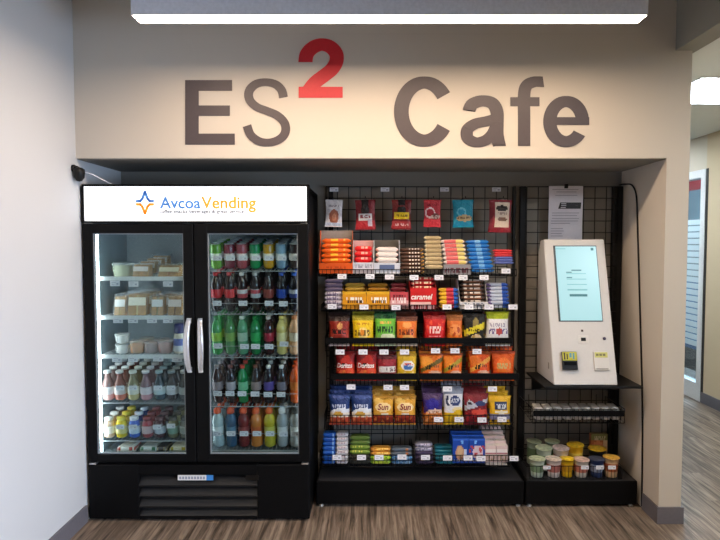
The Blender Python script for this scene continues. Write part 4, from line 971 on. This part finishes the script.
carton(454, 470, 440, 465, YGr, CK, 'blue carton with a tan cookie picture', 3, .05, .052, .12)
carton(470.5, 486.5, 440, 465, YGr, CK2, 'blue carton with a red and pale picture', 3, .05, .052, .12)
PS = Paint('#dcc4c0', ('band', .6, .78, '#ece2de'), ('marks', -.8, .8, .1, .45, 4, '#a88a70'), ('band', .48, .54, '#b06a70'))
carton(487, 498, 448.5, 465.5, YGr, PS, 'pink striped mint carton in the row by the blue cartons', 6, .044, .045, .36, '#dcd2ca')
carton(498.5, 509.5, 448.5, 465.5, YGr, PS, 'pink striped mint carton in the row by the post', 6, .044, .045, .36, '#dcd2ca')

xa, xb = XX(487, YGr), XX(509.5, YGr); za = ZZ(465.5, YGr)
MB().prism([(0, 0), (.30, .036), (.30, .104), (.006, .0)], xa - (xa + xb) / 2, (xb - xa) / 2).build('carton_riser', mat('#d8d4d0', .5), None, ((xa + xb) / 2, YGr + .005, za + .0012), label='white slanted cardboard riser under the pink striped cartons', cat='riser')
# price tags of the rack
GP = 'price tags on the snack rack'
def racktags(items, Y):
    for px, py, lab in items: price_tag(px, py, Y, 'white price tag ' + lab, GP)
for px, lab in ((334, 'nearest the cooler'), (385, 'second from the cooler'), (444.5, 'third from the cooler'), (496.5, 'nearest the rack post')): 
    inst('price_tag', tagdata(.058, .028), W(px, 189.5, 3.89), (0, 0, 0), label='white price tag clipped on top of the grid, ' + lab, cat='price tag', group=GP)
racktags([(342, 276.5, 'under the orange carton'), (370, 276.5, 'under the red wafer bars'), (389.5, 277, 'under the white open carton'), (414, 277.5, 'under the brown chocolate bars'), (439, 277.5, 'under the tan granola bars'), (463, 277.5, 'under the pink and yellow bars'), (484, 277.5, 'under the bright blue bars'), (506, 271, 'under the red and blue wrapped bars')], YB_ - .012)
racktags([(332, 306.5, 'on the purple grey bars'), (364, 307, 'between the two yellow cartons'), (396, 307.5, 'on the pink and red carton'), (447, 307, 'on the yellow, red and blue packs'), (469, 307, 'on the white lipped carton'), (489, 307, 'between brown and silver packs'), (513, 307, 'beside the silver and blue packs')], YC - .010)
racktags([(340, 352, 'under the brown red chip bag'), (363, 352, 'under the bright yellow chip bag'), (384, 352, 'under the green chip bag'), (404.5, 352, 'under the orange cheddar chip bag'), (435.5, 350.8, 'under the scarlet chip bag'), (455, 350.8, 'under the narrow orange bag'), (477, 351.5, 'under the black chip bag')], YD - .012)
racktags([(351, 387, 'under the red tortilla chip bags'), (388, 387.5, 'under the maroon and white bag'), (404.5, 387.5, 'under the yellow potato chip bag'), (447.5, 389, 'under the cheese puff bags'), (492.5, 389, 'under the flame orange bags')], YE - .012)
racktags([(438.5, 419.5, 'on the purple popcorn bag'), (459, 419.5, 'on the corn chip bag'), (482, 420, 'on the dark red kettle chip bag'), (502, 419.5, 'on the yellow and navy popcorn bag')], YFr - .010)
racktags([(337, 457.5, 'on the blue and white cracker packs'), (361.5, 457.5, 'on the olive granola packs'), (379, 457.5, 'on the lime snack cakes'), (402, 457, 'on the grey blue rice treats'), (425.5, 457.5, 'on the silver and purple packs'), (447.5, 458, 'on the teal cookie packs'), (468, 458, 'on the blue cookie carton'), (481, 458.5, 'on the second blue carton'), (514, 458.5, 'beside the pink striped cartons')], YGr - .010)

# ================================================================== THE KIOSK
KY0, KZ0, KY1, KZ1 = 3.50, .790, 3.752, 1.682
KX0, KX1 = 1.116, 1.507
slope_k = (KY1 - KY0) / (KZ1 - KZ0); KA = math.atan(slope_k)
def K(px, py):
    """point of the sloping kiosk front seen at (px, py)"""
    d = (W(px, py, 1.0) - Vector((0, 0, H))); o = Vector((0, 0, H))
    n = Vector((0, -math.cos(KA), math.sin(KA)))
    p0 = Vector((0, KY0, KZ0))
    return o + d * ((p0 - o).dot(n) / d.dot(n))
KS = empty('payment_kiosk', ((KX0 + KX1) / 2, 3.70, .789), 'white sloping self checkout kiosk with a tall cyan screen on the wire rack', 'kiosk')
KW = mat('#d6d4d2', .5, vary=.015); 
def KP(mb, name, m, parent=None, loc=None, **kw):
    o = mb.build(name, m, parent or KS, **kw)
    base = KS.location if parent is None else KS.location + parent.location
    if loc is None: o.location = -base
    else:
        o.location = Vector(loc) - base; o.rotation_euler = (-KA, 0, 0)
    return o
b = bmesh.new()
prof = [(KY0, KZ0), (KY1, KZ1), (3.83, KZ1 - .006), (3.868, 1.60), (3.868, 1.22), (3.874, 1.21), (3.874, KZ0)]
va = [b.verts.new((KX0, y, z)) for y, z in prof]; vb = [b.verts.new((KX1, y, z)) for y, z in prof]
b.faces.new(va[::-1]); b.faces.new(vb)
for i in range(len(prof)): b.faces.new([va[i], va[(i+1) % len(prof)], vb[(i+1) % len(prof)], vb[i]])
bmesh.ops.bevel(b, geom=[e for e in b.edges], offset=.007, segments=2, affect='EDGES', profile=.5)
mb = MB(); mb.merge(b, 0)
KP(mb, 'housing', KW)
def kbox(px0, py0, px1, py1, name, m, t=.003, parent=None, r=.002, **kw):
    """raised plate on the kiosk front"""
    a = K(px0, (py0 + py1) / 2); c = K(px1, (py0 + py1) / 2); tp = K((px0 + px1) / 2, py0); bt = K((px0 + px1) / 2, py1)
    w = (c.x - a.x) / 2; h = (tp - bt).length / 2; ce = Vector(((a.x + c.x) / 2, (tp.y + bt.y) / 2, (tp.z + bt.z) / 2))
    o = (parent or KS)
    mbx = MB().rbox(-w, w, -t, .0, -h, h, min(r, t * .45)) if True else None
    ob = mbx.build(name, m, KS, **kw)
    ob.location = ce - KS.location + Vector((0, -.0006 * math.cos(KA), .0006 * math.sin(KA))); ob.rotation_euler = (-KA, 0, 0)
    return ob, w, h
scr, sw_, sh_ = kbox(555.8, 245.8, 599.6, 321.5, 'screen_bezel', mat('#3c4244', .3), .003)
SCM = screen_mat()
s_ = MB().rbox(-sw_ + .012, sw_ - .005, -.0045, -.003, -sh_ + .006, sh_ - .006, .0006).build('screen', SCM, scr)
b = MB()
def sline(u0, u1, v, t, mi): b.box(u0 * sw_, u1 * sw_, -.0052, -.0047, (v - t) * sh_, (v + t) * sh_, mi)
for v, u0, u1, t, mi in ((.91, -.92, -.45, .012, 1), (.90, .72, .84, .035, 0), (.335, -.25, .2, .014, 0), (.28, -.5, -.25, .012, 0), (.245, -.5, .4, .012, 1), (.14, -.5, -.25, .012, 0), (.10, -.5, .4, .012, 1), (-.04, -.5, .4, .012, 1), (-.18, -.5, .4, .02, 1), (-.325, -.42, .38, .03, 0)): sline(u0, u1, v, t, mi)
b.build('screen_fields', [mat('#4f8089', .5, emit=.25, vary=0, spec=.1), mat('#7fb4ba', .5, emit=.35, vary=0, spec=.1)], scr)
kbox(581, 329.6, 583.2, 331.8, 'camera_dot', mat('#3a2c28', .3), .002)
kb, w_, h_ = kbox(578, 335.5, 588.5, 343.5, 'scanner_plate', mat('#dcdad6', .4, vary=.01), .002)
MB().rbox(-w_ * .45, w_ * .45, -.0045, -.0022, -h_ * .40, h_ * .45, .0005).build('scanner_window', mat('#1c1513', .2), kb)
b = MB().lathe([(0, .006), (.008, .006), (.0095, .004), (.0095, 0)], 14); kl = b.build('key_lock', mat('#4a4560', .3, .6), KS)
kl.location = K(604.3, 338.5) - KS.location; kl.rotation_euler = (PI / 2 - KA, 0, 0)
cr, w_, h_ = kbox(561.3, 352, 576.3, 370, 'card_reader', mat('#1a1a1e', .3), .022, r=.003)
MB().rbox(-w_ * .95, w_ * .95, -.0245, -.0222, h_ * .02, h_ * .96, .0006).build('reader_display', mat('#c9c23c', .4, vary=0), cr, label='yellow printed reader plate')
b = MB()
for u, v, a_, c_ in ((-.7, .5, .10, .38), (-.35, .45, .08, .3), (.1, .6, .15, .25), (.5, .5, .12, .35)): b.box((u - a_) * w_, (u + a_) * w_, -.0252, -.0247, (v - c_) * h_, (v + c_) * h_, 0 if u < 0 else 1)
b.build('reader_print', [mat('#3a3428', .4, vary=0), mat('#5a98b0', .4, vary=0)], cr)
MB().rbox(-w_ * .8, w_ * .8, -.0265, -.0222, -h_ * .5, -h_ * .12, .001).build('card_slot', mat('#060608', .2), cr)
pr, w_, h_ = kbox(593.5, 352, 608.5, 370.5, 'tap_reader', mat('#dcd9d4', .4, vary=.01), .010, r=.002)
b = MB().box(-w_ * .85, w_ * .85, -.0112, -.0104, h_ * .38, h_ * .95)
for i in range(3): b.box(-w_ * .7 + i * w_ * .45, -w_ * .35 + i * w_ * .45, -.0120, -.0113, h_ * .55, h_ * .8, 1)
b.build('reader_sticker', [mat('#d2d07a', .5, vary=0), mat('#7a7a50', .5, vary=0)], pr, label='yellow green instruction sticker')
MB().rbox(-w_ * .8, w_ * .8, -.0125, -.0105, -h_ * .88, -h_ * .78, .0004).build('reader_slot', mat('#8a867c', .5, vary=0), pr)
KP(MB().rbox(KX0 - .004, KX0 - .0005, 3.60, 3.612, .87, .91, .001), 'side_vent', mat('#9a948c', .4))
# shelf under the kiosk with two arms
t = empty('kiosk_shelf', (1.34, 3.70, .787), 'flat black shelf carrying the white kiosk', 'shelf')
o = MB().rbox(1.05, 1.655, 3.485, 3.888, .772, .7865, .003).build('shelf_board', BLACKM, t); o.location = -t.location
for x in (1.09, 1.61):
    o = MB().prism([(3.888, .66), (3.892, .7715), (3.56, .7715), (3.56, .762)], x - .004, x + .004).build('bracket', BLACKM, t); o.location = -t.location
# notice above the kiosk
n0, n1 = W(549, 186, 3.886), W(582, 246, 3.886); nw = n1.x - n0.x; nh = n0.z - n1.z + .03
nt_ = empty('paper_notice', ((n0.x + n1.x) / 2, 3.886, n0.z), 'white printed paper notice clipped to the grid above the kiosk', 'paper sign')
b = MB(); g = []
for j in range(9):
    z = -nh * j / 8; y = -.004 * math.sin(j * .9)
    g.append([b.bm.verts.new((x, y, z)) for x in (-nw / 2, nw / 2)] + [b.bm.verts.new((x, y + .0008, z)) for x in (nw / 2, -nw / 2)])
for j in range(8):
    for k in range(4): b.face([g[j][k], g[j][(k+1) % 4], g[j+1][(k+1) % 4], g[j+1][k]])
b.face(g[0]); b.face(g[-1][::-1])
b.build('sheet', mat('#dcd9e2', .6, vary=.02), nt_)
def nz(py): return W(560, py, 3.886).z - n0.z
def nx(px): return W(px, 200, 3.886).x - nt_.location.x
b = MB()
for px0, px1, py in ((552, 578, 189.5), (556, 576, 192), (555, 577, 195.5), (552, 579, 213), (552, 577, 215.5), (552, 579, 218.5), (551, 578, 221), (551, 570, 223.5), (551, 563, 228.5), (551, 564, 231), (551, 562, 233.5), (551, 563, 236)): b.box(nx(px0), nx(px1), -.0058, -.0052, nz(py + .35), nz(py - .35))
b.build('small_print', mat('#a9a6b4', .6, vary=0), nt_)
b = MB(); q = [(nx(558), nz(208.8)), (nx(580.5), nz(208.8)), (nx(581), nz(202.5)), (nx(560), nz(202.5))]
f_ = [b.bm.verts.new((x, -.0062, z)) for x, z in q]; k_ = [b.bm.verts.new((x, -.0052, z)) for x, z in q]; b.face(f_)
for i in range(4): b.face([f_[i], f_[(i+1) % 4], k_[(i+1) % 4], k_[i]])
b.box(nx(561), nx(566), -.0072, -.0064, nz(204.2), nz(203.4), 1).box(nx(561), nx(566), -.0072, -.0064, nz(206), nz(205.3), 1).box(nx(560.5), nx(565.5), -.0072, -.0064, nz(208), nz(207.2), 1)
b.lathe([(0, 0), (.008, 0), (.008, .0008), (0, .0008)], 10, [2, 2, 2], c=(nx(576.5), -.0070, nz(205.6)))
b.build('banner', [mat('#17141a', .5, vary=0), mat('#d0ccd6', .5, vary=0), mat('#5a5058', .5, vary=0)], nt_)
MB().rbox(-.012, .012, -.010, .002, -.016, .012, .002).build('clip', BLACKM, nt_, (0, .0, 0))

# ------------------------------------------------------------------ cutlery basket under the kiosk
YK = 3.585
basket(534, 627, 422, 409, YK, .06, 'wire basket of white cutlery packets below the kiosk', (410, 416))
CU = bar_data('cutlery_packet', .050, .024, .10, Paint('#c4c1bc', ('marks', -.8, .8, .3, .7, 4, '#e6e4e2')), nu=10)
bx0, bx1 = XX(537, YK), XX(624, YK); zc0 = ZZ(422, YK) + .004
nC = 9; cwid = (bx1 - bx0) / nC
for r_ in range(3):
    for i in range(nC):
        inst('cutlery_packet', CU, (bx0 + cwid * (i + .5) + random.uniform(-.001, .001), YK + .062 + r_ * .004, zc0 + r_ * .0255 + .007), (.06, 0, random.uniform(-.01, .01)),
             label=f'white cutlery packet, {ordn(i)} from the snack rack, ' + ('bottom layer', 'middle layer', 'top layer')[r_], cat='cutlery packet', group='cutlery packets in the basket below the kiosk')

# ------------------------------------------------------------------ noodle cups on the base of the kiosk rack
def cup(r, h, body, band, lid, label_row=None):
    b = MB().lathe([(0, .003), (r * .70, .003), (r * .70, 0), (r * .73, .002), (r * .80, h * .3), (r * .90, h * .72), (r * .97, h * .96), (r * 1.04, h * .965), (r * 1.04, h * .985)], 20, [0, 0, 0, 0, 1, 0, 0, 0])
    me = b.data('noodle_cup', [mat(body, .45), mat(band, .45)])
    l = MB().lathe([(0, h * 1.0), (r * .9, h * .998), (r * 1.03, h * .987), (r * 1.05, h * .986), (r * 1.05, h * .98)], 20).data('lid', [mat(lid, .3, vary=.38, scale=42)])
    return me, l
ZN = .1715
def put_cup(ms, px, Y, label, z=ZN):
    back = Y > 3.7
    o = inst('noodle_cup', ms[0], (XX(px, Y, 465), Y, z + (.006 if back else 0)), (random.uniform(.04, .09) if back else 0, random.uniform(-.06, .06) if back else 0, random.uniform(0, .3)), label=label, cat='noodle cup', group='noodle cups on the base of the kiosk rack')
    inst('lid', ms[1], parent=o)
    return o
r_ = .050
cg = cup(r_, .115, '#c9d6c4', '#7f9a78', '#b9c4a4'); cp_ = cup(r_, .115, '#dcd0cc', '#b06a64', '#d8c8bc'); cy = cup(.044, .115, '#e0b41c', '#c89414', '#e4bc2a')
cw = cup(r_, .11, '#dad2c8', '#c87a6a', '#e0bdb0'); cb = cup(.047, .115, '#2c3c66', '#8a98b4', '#4a4c5c'); co = cup(r_, .125, '#d8b084', '#b05a34', '#e0ae4c')
cyt = cup(.052, .165, '#e2b41a', '#e8cc5a', '#dfb028'); cyb = cup(.056, .135, '#2a2a30', '#4a4450', '#dcae2c')
put_cup(cg, 537, 3.640, 'pale green noodle cup, front row beside the snack rack')
put_cup(cp_, 553.5, 3.640, 'white and red noodle cup, front row next to the pale green one')
put_cup(cy, 567, 3.640, 'small yellow noodle cup in the front row')
put_cup(cw, 581, 3.640, 'white noodle cup with a pink lid in the front row')
put_cup(cb, 596.5, 3.640, 'dark blue noodle cup in the front row')
put_cup(co, 611, 3.640, 'tan noodle cup with a golden lid, front row beside the pier')
cgt = cup(.052, .148, '#c3d0bc', '#86a07c', '#b4c0a0'); cpt = cup(.052, .148, '#d8ccc6', '#a8605c', '#d8c0b8')
put_cup(cgt, 543.5, 3.742, 'pale green noodle cup, second row beside the snack rack', ZN)
put_cup(cpt, 560, 3.742, 'white and red noodle cup in the second row', ZN)
put_cup(cyt, 575.5, 3.748, 'tall bright yellow noodle cup in the second row')
put_cup(cyb, 597, 3.757, 'black noodle bowl with a golden lid in the second row')
cg2 = cup(.048, .158, '#b9c8b0', '#6f8a68', '#a9b494')
put_cup(cg2, 532, 3.838, 'grey green noodle cup, back row beside the snack rack')
put_cup(cg2, 551.5, 3.838, 'grey green noodle cup in the back row behind the pink lidded cups')
cbk = carton_data('noodle_carton', XX(609.5, 3.86) - XX(593, 3.86), ZZ(433.5, 3.86) - ZN, .034, Paint('#b8683e', ('band', .78, 1, '#7a7a4a'), ('ell', -.1, .62, .6, .14, '#d88a5a'), ('marks', -.6, .8, .8, .94, 5, '#c8b890'), ('rect', .5, 1, .3, .8, '#d8b890')), top='#a08a60')
inst('noodle_carton', cbk, ((XX(593, 3.86) + XX(609.5, 3.86)) / 2, 3.85, ZN), (0, 0, 0), label='upright orange noodle carton standing behind the black bowl', cat='carton')
# low wire tray round the cups
b = MB(); tx0, tx1, ty0, ty1 = XX(526, 3.585, 465), XX(622, 3.585, 465), 3.583, 3.93
ty1 = YG - .012; zr = ZZ(466, 3.585)
for z in (.1735, zr): b.tube([(tx0, ty0, z), (tx1, ty0, z), (tx1, ty1, z), (tx0, ty1, z)], .0024, 5, closed=True)
for i in range(28): x = tx0 + (tx1 - tx0) * i / 27; b.tube([(x, ty0, .1735), (x, ty0, zr)], .0017, 4)
for i in range(13):
    y = ty0 + (ty1 - ty0) * i / 12
    for x in (tx0, tx1): b.tube([(x, y, .1735), (x, y, zr)], .0017, 4)
b.build('wire_tray', WIRE, None, label='low black wire tray round the noodle cups', cat='wire tray')
for px, lab in ((547, 'in front of the green and red noodle cups'), (585, 'in front of the white noodle cup'), (600, 'in front of the dark blue noodle cup'), (612, 'in front of the tan noodle cup')):
    price_tag(px, 467.5, 3.577, 'white price tag ' + lab, 'price tags on the noodle tray', .048, .024, 0)

# ================================================================== LIGHT, SKY, CAMERA
ar = bpy.data.lights.new('added_room_fill', 'AREA'); ar.shape = 'RECTANGLE'; ar.size = 2.4; ar.size_y = 1.1; ar.energy = 46; ar.color = (.56, .73, 1.0); ar.spread = math.radians(70)  # unseen area lamp added behind the camera as bluish fill, no window there
ao = bpy.data.objects.new('added_room_fill', ar); COL.objects.link(ao); ao.location = (2.9, -.4, 1.25)
ao.rotation_euler = (Vector((-1.7, 2.0, .55)) - Vector(ao.location)).to_track_quat('-Z', 'Y').to_euler()
al = bpy.data.lights.new('added_outside_fill', 'AREA'); al.shape = 'RECTANGLE'; al.size = 3.0; al.size_y = 1.6; al.energy = 750; al.color = (.5, .74, 1.0)  # unseen area lamp added outside the hall glazing to brighten the hall
a2 = bpy.data.objects.new('added_outside_fill', al); COL.objects.link(a2); a2.location = (XH + 1.35, 7.4, 3.3)
a2.rotation_euler = (Vector((2.3, 5.6, 0)) - Vector(a2.location)).to_track_quat('-Z', 'Y').to_euler()
a3 = a2.copy(); a3.data = al.copy(); a3.data.energy = 120; COL.objects.link(a3); a3.location = (XH + .5, 8.5, 4.2); a3.rotation_euler = (Vector((XH + 1.6, 9.2, 1.8)) - Vector(a3.location)).to_track_quat('-Z', 'Y').to_euler()  # another added lamp, lights the wall beyond the glass
w = bpy.data.worlds.new('daylight'); SC.world = w; w.use_nodes = True
nt = w.node_tree; bg = nt.nodes['Background']
bg.inputs['Color'].default_value = (.80, .90, 1.0, 1); bg.inputs['Strength'].default_value = .07
cam = bpy.data.cameras.new('camera'); co_ = bpy.data.objects.new('camera', cam); COL.objects.link(co_)
cam.sensor_fit = 'HORIZONTAL'; cam.sensor_width = 36; cam.lens = F / 720 * 36
cam.shift_x = (360 - CX) / 720
cam.clip_start = .05
co_.location = (0, 0, H); co_.rotation_euler = (PI / 2 - PITCH, 0, 0)
SC.camera = co_
vs = SC.view_settings; vs.view_transform = 'Standard'; vs.look = 'None'; vs.exposure = .05; vs.gamma = 1; vs.use_curve_mapping = False
SC.cycles.max_bounces = 8; SC.cycles.transparent_max_bounces = 16; SC.cycles.caustics_reflective = False; SC.cycles.caustics_refractive = False
SC.cycles.sample_clamp_indirect = 4
